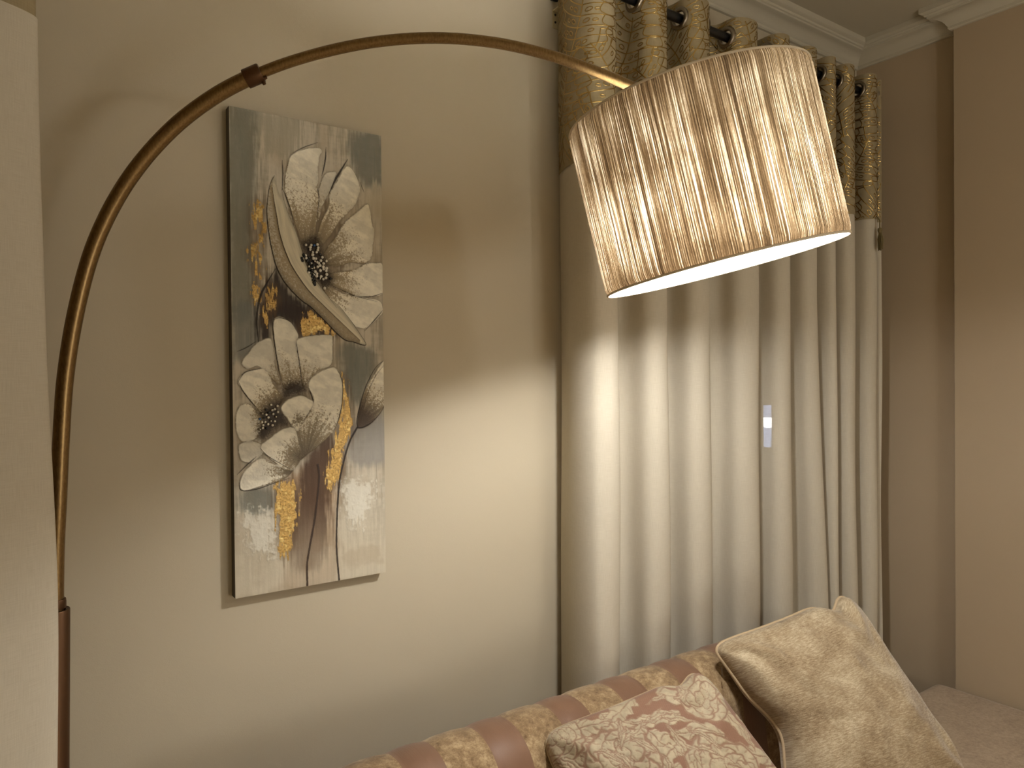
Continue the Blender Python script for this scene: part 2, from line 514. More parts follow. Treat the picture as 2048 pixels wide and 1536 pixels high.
# window behind the curtain
b = MB()
for a, c in (((WX0, 0.06, WZ0), (WX0 + 0.06, 0.13, WZ1)), ((WX1 - 0.06, 0.06, WZ0), (WX1, 0.13, WZ1)),
             ((WX0 + 0.06, 0.06, WZ0), (WX1 - 0.06, 0.13, WZ0 + 0.06)), ((WX0 + 0.06, 0.06, WZ1 - 0.06), (WX1 - 0.06, 0.13, WZ1)),
             ((2.33, 0.07, WZ0 + 0.06), (2.39, 0.12, WZ1 - 0.06))):
    b.box(a, c)
win = tag(b.build('window_1', M_FRAME, smooth=False, bevel=0.004), 'white framed window behind the drawn curtain', None, None, 'structure')
Mg = Mat('window glass')
gl = Mg.n('ShaderNodeBsdfGlossy'); gl.inputs['Roughness'].default_value = 0.02
tp = Mg.n('ShaderNodeBsdfTransparent')
mx = Mg.n('ShaderNodeMixShader'); mx.inputs[0].default_value = 0.06
Mg.l(tp.outputs[0], mx.inputs[1]); Mg.l(gl.outputs[0], mx.inputs[2])
M_GLASS = Mg.done(mx.outputs[0])
for x0, x1 in ((WX0 + 0.06, 2.33), (2.39, WX1 - 0.06)):
    MB().box((x0, 0.09, WZ0 + 0.06), (x1, 0.096, WZ1 - 0.06)).build('window_pane', M_GLASS, win, smooth=False)

# ------------------------------------------------------------------ curtains
def emission(name, col, strength):
    M = Mat(name); e = M.n('ShaderNodeEmission')
    e.inputs[0].default_value = (*col, 1); e.inputs[1].default_value = strength
    return M.done(e.outputs[0])

def leaf_strokes(L=0.25, seed=0):
    """outline, midrib, veins and holes of one split leaf, in its own plane"""
    r = random.Random(seed); S = []
    mid = [(0.02 * math.sin(3 * t) * L / 0.25, (t - 0.45) * L) for t in np.linspace(-0.1, 1, 14)]
    S.append((mid, 0.0042))
    nv = 7
    for side in (-1, 1):
        tips = []
        for i in range(nv):
            t = 0.06 + 0.86 * i / (nv - 1)
            w = L * 0.46 * math.sin(PI * min(1, 0.24 + 0.72 * t)) ** 0.8 + 0.004
            x0 = 0.02 * math.sin(3 * t) * L / 0.25; y0 = (t - 0.45) * L
            pts = []
            for q in np.linspace(0, 1, 9):
                pts.append((x0 + side * w * q, y0 + L * (0.10 * q + 0.10 * q * q) - 0.02 * (1 - t) * q))
            S.append((pts, 0.0034)); tips.append(pts)
        for i in range(nv - 1):
            a, c = tips[i], tips[i + 1]
            # rounded lobe end between two veins
            lobe = []
            for q in np.linspace(0, 1, 9):
                k = 1 + 0.10 * math.sin(PI * q)
                lobe.append((a[-1][0] * (1 - q) + c[-1][0] * q + side * 0.018 * math.sin(PI * q),
                             a[-1][1] * (1 - q) + c[-1][1] * q))
            S.append((lobe, 0.0034))
            # oval holes beside the midrib
            for q0, sc in ((0.28, 1.0), (0.58, 0.75)):
                if r.random() < 0.25: continue
                j = int(q0 * 8)
                cx = (a[j][0] + c[j][0]) / 2; cy = (a[j][1] + c[j][1]) / 2
                ov = [(cx + side * 0.0105 * sc * math.cos(w_), cy + 0.0062 * sc * math.sin(w_) + 0.004 * sc * math.cos(w_)) for w_ in np.linspace(0, 2 * PI, 13)]
                S.append((ov, 0.0030))
    return S

def curtain(root, Fbase, slen, zsplit, ztop, zbot, groms, zrod, seed, sgap=0.2):
    """Fbase(s, z) -> world point; patterned band above, plain linen below, metal eyelets"""
    def F(s, z):
        return Fbase(np.asarray(s, float), np.asarray(z, float))
    def nrm(s, z):
        e = 0.002
        a = F(s + e, z) - F(s - e, z); c = F(s, z + e) - F(s, z - e)
        N = np.cross(a, c); return N / (np.linalg.norm(N, axis=-1, keepdims=True) + 1e-12)
    def grid(s, z, lift=0.0):
        Sg, Zg = np.meshgrid(s, z)
        P = F(Sg.ravel(), Zg.ravel())
        if lift: P = P + nrm(Sg.ravel(), Zg.ravel()) * lift
        return Sg, Zg, P
    def quads(ns, nz):
        i = (np.arange(nz - 1)[:, None] * ns + np.arange(ns - 1)[None, :]).ravel()
        return np.stack([i, i + 1, i + ns + 1, i + ns], 1)
    # plain drape
    s = np.linspace(0, slen, int(slen / 0.007)); z = np.linspace(zbot, zsplit + 0.01, 90)
    Sg, Zg, P = grid(s, z)
    mesh('drape', P, quads(len(s), len(z)), M_LINEN, root, uvs=np.stack([Sg.ravel(), Zg.ravel()], 1))
    # band with eyelet holes, edges turned
    s = np.linspace(0, slen, int(slen / 0.005)); z = np.linspace(zsplit, ztop, int((ztop - zsplit) / 0.006))
    Sg, Zg, P = grid(s, z, 0.0025)
    Q = quads(len(s), len(z))
    cs = Sg.ravel()[Q].mean(1); cz = Zg.ravel()[Q].mean(1)
    keep = np.ones(len(Q), bool)
    for g in groms:
        keep &= np.hypot(cs - g, cz - zrod) > 0.0265
    Q = Q[keep]
    uv = np.stack([Sg.ravel(), Zg.ravel()], 1)
    V = [P]; FQ = [Q]; UV = [uv]; MI = [np.zeros(len(Q), int)]; base = len(P)
    # embroidery: narrow raised ribbons following the folds
    r = random.Random(seed)
    def ribbon(pts, w, cx, cz_, ang):
        nonlocal base
        c_, s_ = math.cos(ang), math.sin(ang)
        A = np.array([(cx + x * c_ - y * s_, cz_ + x * s_ + y * c_) for x, y in pts])
        k = (A[:, 0] > 0.006) & (A[:, 0] < slen - 0.006) & (A[:, 1] > zsplit + 0.004) & (A[:, 1] < ztop - 0.004)
        for g in groms:
            k &= np.hypot(A[:, 0] - g, A[:, 1] - zrod) > 0.037
        T = np.gradient(A, axis=0); T /= np.linalg.norm(T, axis=1)[:, None] + 1e-9
        Nn = np.stack([-T[:, 1], T[:, 0]], 1) * w / 2
        a2, b2 = A + Nn, A - Nn
        pa = F(a2[:, 0], a2[:, 1]) + nrm(a2[:, 0], a2[:, 1]) * 0.0034
        pb = F(b2[:, 0], b2[:, 1]) + nrm(b2[:, 0], b2[:, 1]) * 0.0034
        pm = F(A[:, 0], A[:, 1]) + nrm(A[:, 0], A[:, 1]) * 0.0042
        n = len(A)
        q = []
        for i in range(n - 1):
            if k[i] and k[i + 1]:
                q.append((base + i, base + n + i, base + n + i + 1, base + i + 1))
                q.append((base + n + i, base + 2 * n + i, base + 2 * n + i + 1, base + n + i + 1))
        if q:
            V.append(np.vstack([pa, pm, pb])); FQ.append(np.array(q)[:, ::-1]); MI.append(np.ones(len(q), int))
            UV.append(np.vstack([A, A, A])); base += 3 * n
    row = 0; zc = zsplit + 0.05
    while zc < ztop + 0.1:
        sc = -0.05 + (row % 2) * sgap * 0.5
        while sc < slen + 0.1:
            ang = r.choice((-0.55, 0.45, -0.35, 0.6)) + r.uniform(-0.1, 0.1)
            jx, jz = r.uniform(-0.012, 0.012), r.uniform(-0.012, 0.012)
            for pts, w in leaf_strokes(0.225, r.randint(0, 9999)):
                ribbon(pts, w, sc + jx, zc + jz, ang)
            sc += sgap
        zc += 0.185; row += 1
    mesh('patterned_band', np.vstack(V), np.vstack(FQ), [M_BAND, M_THREAD], root, midx=np.concatenate(MI), uvs=np.vstack(UV))
    # eyelets
    proto = None
    for g in groms:
        c = F(np.array([g]), np.array([zrod]))[0]; N = nrm(np.array([g]), np.array([zrod]))[0]
        if proto is None:
            pr = [(0.0225, -0.004), (0.0235, 0.0055), (0.026, 0.0078), (0.031, 0.0078), (0.0355, 0.006), (0.0375, 0.003), (0.0375, -0.003), (0.033, -0.005), (0.026, -0.005)]
            proto = MB().lathe(pr, closed=True, n=40).build('eyelet', M_RING, root, local=True)
            o = proto
        else:
            o = proto.copy(); COL.objects.link(o); o.parent = root
        o.location = Vector(c) - root_loc(root)
        o.rotation_euler = Vector(N).to_track_quat('Z', 'Y').to_euler()
    return F

def fold_curve(ctrl, lead=(), steep=0.0):
    P = list(smooth_line(list(lead) + [ctrl[0]], 6)[:-1]) if lead else []
    for (x0, y0), (x1, y1) in zip(ctrl[:-1], ctrl[1:]):
        for t in np.linspace(0, 1, 24, endpoint=False):
            P.append((x0 + (x1 - x0) * (t + steep / (2 * PI) * math.sin(2 * PI * t)), y0 + (y1 - y0) * (0.5 - 0.5 * math.cos(PI * t))))
    P.append(ctrl[-1]); P = np.array(P)
    S = np.concatenate([[0], np.cumsum(np.hypot(*np.diff(P, axis=0).T))])
    return P, S

ROD_Y, ROD_Z = -0.18, 2.866
ctrl = [(1.495, -0.245), (1.6225, -0.105), (1.73, -0.242), (1.84, -0.105), (1.935, -0.238), (2.06, -0.115), (2.205, -0.238),
        (2.31, -0.110), (2.405, -0.238), (2.49, -0.115), (2.585, -0.236), (2.67, -0.120), (2.73, -0.232), (2.785, -0.125),
        (2.86, -0.232), (2.945, -0.120), (3.035, -0.234), (3.08, -0.170), (3.115, -0.215)]
LEAD = [(1.486, -0.030), (1.466, -0.070), (1.447, -0.115), (1.438, -0.165), (1.441, -0.205), (1.456, -0.232)]
CP, CS = fold_curve(ctrl, LEAD, 1.05)
def main_fold(s, z):
    x = np.interp(s, CS, CP[:, 0]); y = np.interp(s, CS, CP[:, 1])
    k = np.clip((ROD_Z - z) / 2.4, 0, 1)
    x = x + 0.07 * np.exp(-((x - 2.57) / 0.1) ** 2) * np.clip((1.95 - z) / 1.4, 0, 1)
    x = x + 0.007 * np.sin(2.1 * z + 7 * x) * k
    y = ROD_Y + (y - ROD_Y) * (1 + 0.02 * k + 0.10 * k * np.sin(9.0 * x + 1.3)) + 0.004 * np.sin(5 * z + 31 * x) * k
    return np.stack([x, y, np.broadcast_to(z, x.shape)], -1)
GROMS = []
for i in range(len(CS) - 1):
    a, c = CP[i, 1] - ROD_Y, CP[i + 1, 1] - ROD_Y
    if a * c < 0: GROMS.append(CS[i] + (CS[i + 1] - CS[i]) * a / (a - c))
root = empty('curtain', (2.25, -0.18, 0.02))
tag(root, 'long cream curtain drawn behind the sofa, gold leaf band at its top', 'curtain', 'eyelet curtains')
curtain(root, main_fold, CS[-1], 2.312, 2.925, 0.02, GROMS, ROD_Z, 3)
# tassel hanging from the seam at the right end
b = MB(); tx, ty, tz = 3.022, -0.258, 2.312
b.tube([(tx, ty + 0.015, tz + 0.012), (tx, ty, tz - 0.01), (tx, ty, tz - 0.045)], 0.0028, 8)
b.lathe([(0.001, 0), (0.008, -0.003), (0.0095, -0.012), (0.0065, -0.02), (0.008, -0.024)], (tx, ty, tz - 0.04), n=16)
for k in range(26):
    a = random.uniform(0, 2 * PI); q = random.uniform(0.2, 1)
    b.tube([(tx + 0.006 * q * math.cos(a), ty + 0.006 * q * math.sin(a), tz - 0.062),
            (tx + 0.013 * q * math.cos(a), ty + 0.013 * q * math.sin(a), tz - 0.09),
            (tx + 0.010 * q * math.cos(a), ty + 0.010 * q * math.sin(a), tz - 0.125 - 0.012 * random.random())], 0.0018, 5)
M_TASSEL = simple('olive tassel yarn', lin(120, 106, 70), 0.8)
b.build('tassel', M_TASSEL, root)

root = empty('curtain', (-0.02, -0.6, 0.02))
lctrl = [(-0.300, -0.075), (-0.395, 0.058), (-0.50, -0.09), (-0.62, -0.02), (-0.73, -0.12), (-0.85, -0.03), (-0.97, -0.12), (-1.1, -0.04), (-1.2, -0.10)]
LP, LS = fold_curve(lctrl)
def left_fold(s, z):
    y = np.interp(s, LS, LP[:, 0]); x = np.interp(s, LS, LP[:, 1])
    k = np.exp(-((y + 0.39) / 0.07) ** 2)
    x = x + k * (0.014 * sstep(1.75, 1.2, z) - 0.004 * sstep(1.2, 0.8, z) + 0.003 * np.sin(z * 5))
    y = y + 0.004 * np.sin(z * 2.3)
    return np.stack([x, y, np.broadcast_to(z, x.shape)], -1)
tag(root, 'cream curtain edge hanging in front of the lamp pole at far left', 'curtain', 'eyelet curtains')
LG = []
for i in range(len(LS) - 1):
    a, c = LP[i, 1] + 0.05, LP[i + 1, 1] + 0.05
    if a * c < 0 and LP[i, 0] < -0.31: LG.append(LS[i] + (LS[i + 1] - LS[i]) * a / (a - c))
curtain(root, lambda s, z: left_fold(s, z), LS[-1], 2.262, 2.925, 0.02, LG, ROD_Z, 11)

# rods
root = empty('curtain_rod', (1.36, ROD_Y, ROD_Z))
tag(root, 'black curtain rod through the eyelets above the sofa, on a cream bracket', 'curtain rod', 'curtain rods')
MB().tube([(1.335, ROD_Y, ROD_Z), (3.16, ROD_Y, ROD_Z)], 0.0155, 24).build('rod', M_BLACK, root)
b = MB()
b.lathe([(0.0155, 0.0), (0.021, -0.004), (0.021, -0.02), (0.026, -0.026), (0.026, -0.05), (0.02, -0.058), (0.0, -0.06)], (1.345, ROD_Y, ROD_Z), (1, 0, 0), n=8)
b.build('finial', M_BLACK, root, smooth=False)

def bracket(parent, x):
    b = MB()
    b.box((x - 0.011, -0.0025, 2.798), (x + 0.011, 0.0, 2.8555))
    b.box((x - 0.011, -0.185, 2.853), (x + 0.011, 0.0, 2.8555))
    b.box((x - 0.003, -0.150, 2.8555), (x + 0.003, -0.030, 2.8575))
    o = b.build('bracket', M_WHITEMETAL, parent, smooth=False, bevel=0.0015)
    b = MB()
    b.lathe([(0.0155, -0.011), (0.0185, -0.011), (0.0185, 0.011), (0.0155, 0.011)], (x, ROD_Y, ROD_Z), (1, 0, 0), n=28, closed=True)
    b.build('rod_clip', M_BLACK, o)
    MB().lathe([(0.0, -0.014), (0.011, -0.014), (0.014, -0.010), (0.014, 0.010), (0.011, 0.014), (0.0, 0.014)], (x - 0.010, -0.013, 2.893), (1, 0, 0), n=8).build('bracket_cap', M_BLACK, o, smooth=False)
    for z in (2.842, 2.818):
        MB().lathe([(0.0, 0.002), (0.003, 0.0018), (0.0042, 0.0), (0.0042, -0.001)], (x, -0.0028, z), (0, -1, 0), n=16).build('screw', M_HOLE, o)
    return o
bracket(root, 1.493)
root = empty('curtain_rod', (-0.05, -1.3, ROD_Z))
tag(root, 'black curtain rod carrying the far left curtain', 'curtain rod', 'curtain rods')
MB().tube([(-0.05, -0.29, ROD_Z), (-0.05, -1.3, ROD_Z)], 0.0155, 20).build('rod', M_BLACK, root)
for y in (-0.34, -1.22):
    b = MB().box((-0.2, y - 0.011, 2.84), (-0.197, y + 0.011, 2.8815))
    b.box((-0.2, y - 0.011, 2.879), (-0.045, y + 0.011, 2.8815))
    b.build('bracket', M_WHITEMETAL, root, smooth=False)

# ------------------------------------------------------------------ garden lamp outside the window
P = np.array([0.0, -1.86606, 1.66]); d = np.array([2.749, 0.1, 1.448]) - P
G = P + d * ((2.4 - P[1]) / d[1])                        # where the glint lies, 2.4 m beyond the wall
root = tag(empty('street_lamp', (G[0], G[1], -0.0)), 'small white lamp outside, glowing through the curtain', 'lamp')
b = MB().lathe([(0.09, 0), (0.09, 0.02), (0.03, 0.03), (0.03, G[2] - 0.26), (0.06, G[2] - 0.25), (0.06, G[2] - 0.23), (0.0, G[2] - 0.23)], (G[0], G[1], 0), n=24)
b.build('post', M_BLACK, root)
E_DIM = emission('lamp glare glow', (0.45, 0.62, 1.0), 26.0)  # dim blue ends built in for the glare above and below the tube
E_HOT = emission('lamp tube glow', (0.9, 0.96, 1.0), 150.0)
MB().lathe([(0.0, G[2] - 0.23), (0.034, G[2] - 0.23), (0.036, G[2] - 0.05), (0.0, G[2] - 0.05)], (G[0], G[1], 0), n=20).build('added_glow', E_DIM, root)
MB().lathe([(0.0, G[2] - 0.05), (0.037, G[2] - 0.045), (0.037, G[2] + 0.045), (0.0, G[2] + 0.05)], (G[0], G[1], 0), n=20).build('light_tube', E_HOT, root)
MB().lathe([(0.0, G[2] + 0.05), (0.036, G[2] + 0.05), (0.034, G[2] + 0.17), (0.0, G[2] + 0.17)], (G[0], G[1], 0), n=20).build('added_glow', E_DIM, root)
MB().lathe([(0.0, G[2] + 0.17), (0.06, G[2] + 0.17), (0.05, G[2] + 0.20), (0.0, G[2] + 0.21)], (G[0], G[1], 0), n=20).build('cap', M_BLACK, root)
b = MB().box((-2, 0.2, -0.1), (16, 8, 0))
tag(b.build('terrace', M_FLOOR, smooth=False), 'dark terrace outside the window', None, None, 'structure')
# ------------------------------------------------------------------ arc floor lamp
PX, PY = 0.0785, -0.1600                                  # foot of the lamp
DX, DY = 0.845, -0.535                                    # direction the arm reaches in
root = tag(empty('arc_floor_lamp', (PX, PY, 0.0)), 'tall brass arc floor lamp with a thread wrapped drum shade hanging over the sofa', 'floor lamp')
LAMP = root
def arm_pt(s, z):
    return (PX + DX * (s + 0.012), PY + DY * (s + 0.012), z)
MB().lathe([(0.0, 0.0), (0.165, 0.0), (0.168, 0.006), (0.165, 0.022), (0.15, 0.03), (0.03, 0.034), (0.0, 0.034)], (PX - 0.022, PY + 0.0154, 0), n=64).build('base', M_BRONZE, root)
MB().lathe([(0.020, 1.10), (0.020, 1.2035), (0.0265, 1.2045), (0.0275, 1.203), (0.0275, 0.034), (0.0, 0.034)], (PX - 0.022, PY + 0.0154, 0), (0.0164, -0.0115, 0.9998), n=40).build('pole', M_BRONZE, root)
arcpts = [(-0.0125, 1.12), (-0.0125, 1.213), (-0.0095, 1.323), (-0.0035, 1.423), (0.0035, 1.54), (0.0145, 1.672), (0.033, 1.823), (0.062, 1.935),
          (0.124, 2.062), (0.217, 2.172), (0.315, 2.238), (0.390, 2.275), (0.501, 2.316), (0.622, 2.348), (0.753, 2.360), (0.885, 2.349),
          (0.987, 2.323), (1.089, 2.285), (1.165, 2.250), (1.225, 2.220)]
A = np.array(arcpts)
for _ in range(2):                                        # even out the hand-read points
    B_ = A.copy(); B_[6:-2] = 0.25 * A[5:-3] + 0.5 * A[6:-2] + 0.25 * A[7:-1]; A = B_
AP = np.array([arm_pt(s, z) for s, z in smooth_line(A, 8)])
cum = np.concatenate([[0], np.cumsum(np.linalg.norm(np.diff(AP, axis=0), axis=1))])
sv = (AP[:, 0] - PX) / DX - 0.012
icut = int(np.argmin(np.abs(sv - 0.395)))
MB().tube(AP[:icut + 1], 0.0152, 28).build('lower_arm', M_BRASS, root)
MB().tube(AP[icut:], 0.0109, 28).build('upper_arm', M_BRASS, root)
# sleeve where the arm drops into the pole
MB().lathe([(0.0152, 1.206), (0.0185, 1.206), (0.0192, 1.209), (0.0192, 1.222), (0.0182, 1.225), (0.0152, 1.225)], (arm_pt(-0.0125, 0)[0], arm_pt(-0.0125, 0)[1], 0), n=32, closed=True).build('sleeve', M_BRONZE, root)
c0, c1 = AP[icut - 3], AP[icut + 4]
ax = (c1 - c0) / np.linalg.norm(c1 - c0); mid = AP[icut]
cp = MB().lathe([(0.0152, -0.014), (0.0185, -0.017), (0.0190, -0.015), (0.0190, 0.014), (0.0178, 0.017), (0.0112, 0.017)], mid, ax, n=36).build('coupler', M_BRONZE, root)
dn = np.array((0, 0, -1.0)); dn = dn - (dn @ ax) * ax; dn /= np.linalg.norm(dn)
MB().lathe([(0.0, 0.006), (0.0035, 0.005), (0.0042, 0.0), (0.0042, -0.006)], mid + ax * 0.013 + dn * 0.0188, dn, n=16).build('set_screw', M_BRONZE, cp)
MB().lathe([(0.0, 0.005), (0.003, 0.004), (0.0035, 0.0), (0.0035, -0.008)], mid + ax * 0.019 + dn * 0.0125, ax, n=12).build('set_screw', M_BRONZE, cp)

# shade
SC = np.array((1.1928, -0.8650, 2.0500)); SA = np.array((-0.1965, 0.1183, 0.9733)); SA /= np.linalg.norm(SA)
SR, SH = 0.2479, 0.3453
def thread_shade():
    M = Mat('wound thread shade')
    uv = M.coord('UV')
    fine = M.noise(M.mapping(uv, (270, 2.6, 1)), 1.0, 3, 0.7)       # single threads
    mid_ = M.noise(M.mapping(uv, (120, 5, 1)), 1.0, 3, 0.6)          # bundles
    blot = M.noise(M.mapping(uv, (22, 11, 1)), 1.0, 4, 0.6)          # loose and tight patches
    fuzz = M.noise(M.mapping(uv, (500, 230, 1)), 1.0, 2, 0.6)        # hairy yarn
    sx = M.n('ShaderNodeSeparateXYZ'); M.l(uv, sx.inputs[0])
    w = M.math('SINE', M.math('MULTIPLY', sx.outputs[0], 2 * PI * 250))
    open_ = M.math('ADD', M.math('MULTIPLY', fine, 0.66), M.math('ADD', M.math('MULTIPLY', mid_, 0.20), M.math('MULTIPLY', blot, 0.22)))
    open_ = M.math('ADD', open_, M.math('MULTIPLY', fuzz, 0.18))
    open_ = M.math('ADD', open_, M.math('MULTIPLY', w, 0.035))
    # seams: a doubled bundle of thread every so often round the shade
    seam = M.math('FRACT', M.math('ADD', M.math('MULTIPLY', sx.outputs[0], 5.2), M.math('MULTIPLY', mid_, 0.03)))
    seam = M.math('LESS_THAN', seam, 0.035)
    open_ = M.math('SUBTRACT', open_, M.math('MULTIPLY', seam, 0.10))
    # threads lie doubled over the wire at both ends
    edge = M.math('ABSOLUTE', M.math('SUBTRACT', sx.outputs[1], SH / 2))
    edge = M.math('MULTIPLY', M.math('SUBTRACT', edge, SH / 2 - 0.05, clamp=True), 1.2)
    open_ = M.math('SUBTRACT', open_, edge)
    tr = M.ramp(open_, (0.48, (0.004, 0.0024, 0.0012, 1)), (0.59, (0.015, 0.0085, 0.0038, 1)), (0.66, (0.055, 0.038, 0.021, 1)), (0.76, (0.25, 0.21, 0.155, 1)))
    df = M.ramp(open_, (0.45, lin(116, 98, 76)), (0.78, lin(190, 172, 142)))
    h = M.math('ADD', M.math('MULTIPLY', w, 0.4), fine)
    nrm = M.bump(h, 0.7, 0.0012)
    d = M.n('ShaderNodeBsdfDiffuse'); M.l(df, d.inputs[0]); M.l(nrm, d.inputs['Normal'])
    t = M.n('ShaderNodeBsdfTranslucent'); M.l(tr, t.inputs[0])
    s1 = M.n('ShaderNodeAddShader'); M.l(d.outputs[0], s1.inputs[0]); M.l(t.outputs[0], s1.inputs[1])
    d2 = M.n('ShaderNodeBsdfDiffuse'); d2.inputs[0].default_value = (0.80, 0.78, 0.72, 1)   # white lining
    s2 = M.n('ShaderNodeAddShader'); M.l(d2.outputs[0], s2.inputs[0]); M.l(t.outputs[0], s2.inputs[1])
    g = M.n('ShaderNodeNewGeometry')
    mx = M.n('ShaderNodeMixShader'); M.l(g.outputs['Backfacing'], mx.inputs[0]); M.l(s1.outputs[0], mx.inputs[1]); M.l(s2.outputs[0], mx.inputs[2])
    return M.done(mx.outputs[0])
M_SHADE = thread_shade()
e0 = np.cross(SA, (0, 0, 1.0)); e0 /= np.linalg.norm(e0); g0 = np.cross(SA, e0)
nu, nz = 256, 24
V = []; UV = []
for j in range(nz + 1):
    t = j / nz; hgt = (t - 0.5) * SH
    rr = SR - 0.004 * (max(0, (abs(t - 0.5) - 0.47) / 0.03)) ** 2
    for i in range(nu + 1):
        a = 2 * PI * i / nu
        V.append(SC + SA * hgt + rr * (math.cos(a) * e0 + math.sin(a) * g0)); UV.append((a * SR, t * SH))
V = np.array(V); k = nu + 1
F = np.array([(j * k + i, j * k + i + 1, (j + 1) * k + i + 1, (j + 1) * k + i) for j in range(nz) for i in range(nu)])
# face outwards
c_ = V[F].mean(1); nn = np.cross(V[F[:, 1]] - V[F[:, 0]], V[F[:, 3]] - V[F[:, 0]])
if ((c_ - SC) * nn).sum(1).mean() < 0: F = F[:, ::-1]
shade = mesh('lamp_shade', V, F, M_SHADE, root, uvs=UV)
M_TRIM = simple('thread rim', lin(206, 190, 164), 0.8, bump=(400, 0.4, 0.001))
for name, hh in (('shade_rim', SH / 2), ('shade_rim', -SH / 2)):
    ring = [SC + SA * (hh - math.copysign(0.002, hh)) + (SR - 0.003) * (math.cos(a) * e0 + math.sin(a) * g0) for a in np.linspace(0, 2 * PI, 129)]
    MB().tube(ring, 0.0024, 10, caps=False).build(name, M_TRIM, shade)
# spider and lamp holder
top = SC + SA * (SH / 2 - 0.012)
b = MB()
for q in range(3):
    a = q * 2 * PI / 3 + 0.5
    b.tube([top, top + (SR - 0.005) * (math.cos(a) * e0 + math.sin(a) * g0)], 0.0022, 8)
b.lathe([(0.012, 0.002), (0.024, 0.002), (0.024, -0.002), (0.012, -0.002)], top, SA, n=24, closed=True)
b.build('shade_frame', M_BLACK, root)
endp = AP[-1]
b = MB().tube([endp, endp + (top + SA * 0.02 - endp) * 0.6, top + SA * 0.006, SC + SA * 0.012], 0.0085, 16)
b.lathe([(0.0, 0.0), (0.02, -0.002), (0.021, -0.05), (0.016, -0.058), (0.0, -0.058)], SC + SA * 0.022, SA, n=28)
b.build('lamp_holder', M_BLACK, root)
M_BULB = emission('warm bulb glow', BULB_COLOR, BULB_POWER)
bb = SC - SA * 0.012
bulb = MB().lathe([(0.0455, -0.100), (0.0480, -0.080), (0.0455, -0.060), (0.036, -0.040), (0.022, -0.022), (0.0145, -0.008), (0.0135, 0.01), (0.0, 0.01)], bb, SA, n=32).build('bulb', M_BULB, root)
M_DOME = emission('bulb dome glow', BULB_COLOR, DOME_POWER)
MB().lathe([(0.0, -0.132), (0.010, -0.1315), (0.022, -0.128), (0.036, -0.117), (0.0455, -0.100)], bb, SA, n=32).build('bulb_dome', M_DOME, bulb)

# ------------------------------------------------------------------ pendant lamp of the room (behind the viewer)
CX, CY, CZ = 2.0, -2.4, 2.43
root = tag(empty('pendant_lamp', (CX, CY, ZC)), 'small glass globe pendant hanging from the ceiling behind the viewer', 'pendant lamp')
MB().lathe([(0.0, ZC), (0.05, ZC), (0.05, ZC - 0.02), (0.0, ZC - 0.028)], (CX, CY, 0), n=32).build('canopy', M_BRONZE, root)
MB().tube([(CX, CY, ZC - 0.02), (CX, CY, CZ + 0.065)], 0.003, 8).build('cord', M_BLACK, root)
M_PEND = emission('pendant glow', PENDANT_COLOR, PENDANT_POWER)
MB().lathe([(0.065 * math.sin(a), -0.065 * math.cos(a)) for a in np.linspace(0.001, PI - 0.001, 20)], (CX, CY, CZ), n=32).build('globe', M_PEND, root)

# flush fill light added for soft overhead brightness, unseen behind the viewer
root = tag(empty('ceiling_fill', (0.9, -3.1, ZC)), 'round flush fill light added as soft fill, unseen behind the viewer', 'fill light')
M_FILLTOP = emission('ceiling fill glow', PENDANT_COLOR, CEILING_FILL_POWER)
MB().lathe([(0.0, ZC - 0.05), (0.20, ZC - 0.05), (0.235, ZC - 0.035), (0.24, ZC - 0.012), (0.0, ZC - 0.012)], (0.9, -3.1, 0), n=48).build('added_glow', M_FILLTOP, root)
MB().lathe([(0.0, ZC - 0.012), (0.25, ZC - 0.012), (0.25, ZC), (0.0, ZC)], (0.9, -3.1, 0), n=48).build('canopy', M_WHITEMETAL, root)

# unseen globe added behind the viewer to brighten the lower walls
GX, GY, GZ = 1.7, -3.55, 1.10
root = tag(empty('globe_fill', (GX, GY, 0.0)), 'added round globe on a stand giving low fill, unseen behind the viewer', 'floor lamp')
MB().lathe([(0.0, 0.0), (0.14, 0.0), (0.14, 0.018), (0.012, 0.026), (0.011, GZ - 0.335), (0.0, GZ - 0.335)], (GX, GY, 0), n=32).build('stand', M_BRONZE, root)
M_FILLGLOBE = emission('globe fill glow', PENDANT_COLOR, GLOBE_FILL_POWER)
MB().lathe([(0.34 * math.sin(a), -0.34 * math.cos(a)) for a in np.linspace(0.001, PI - 0.001, 24)], (GX, GY, GZ), n=40).build('globe', M_FILLGLOBE, root)
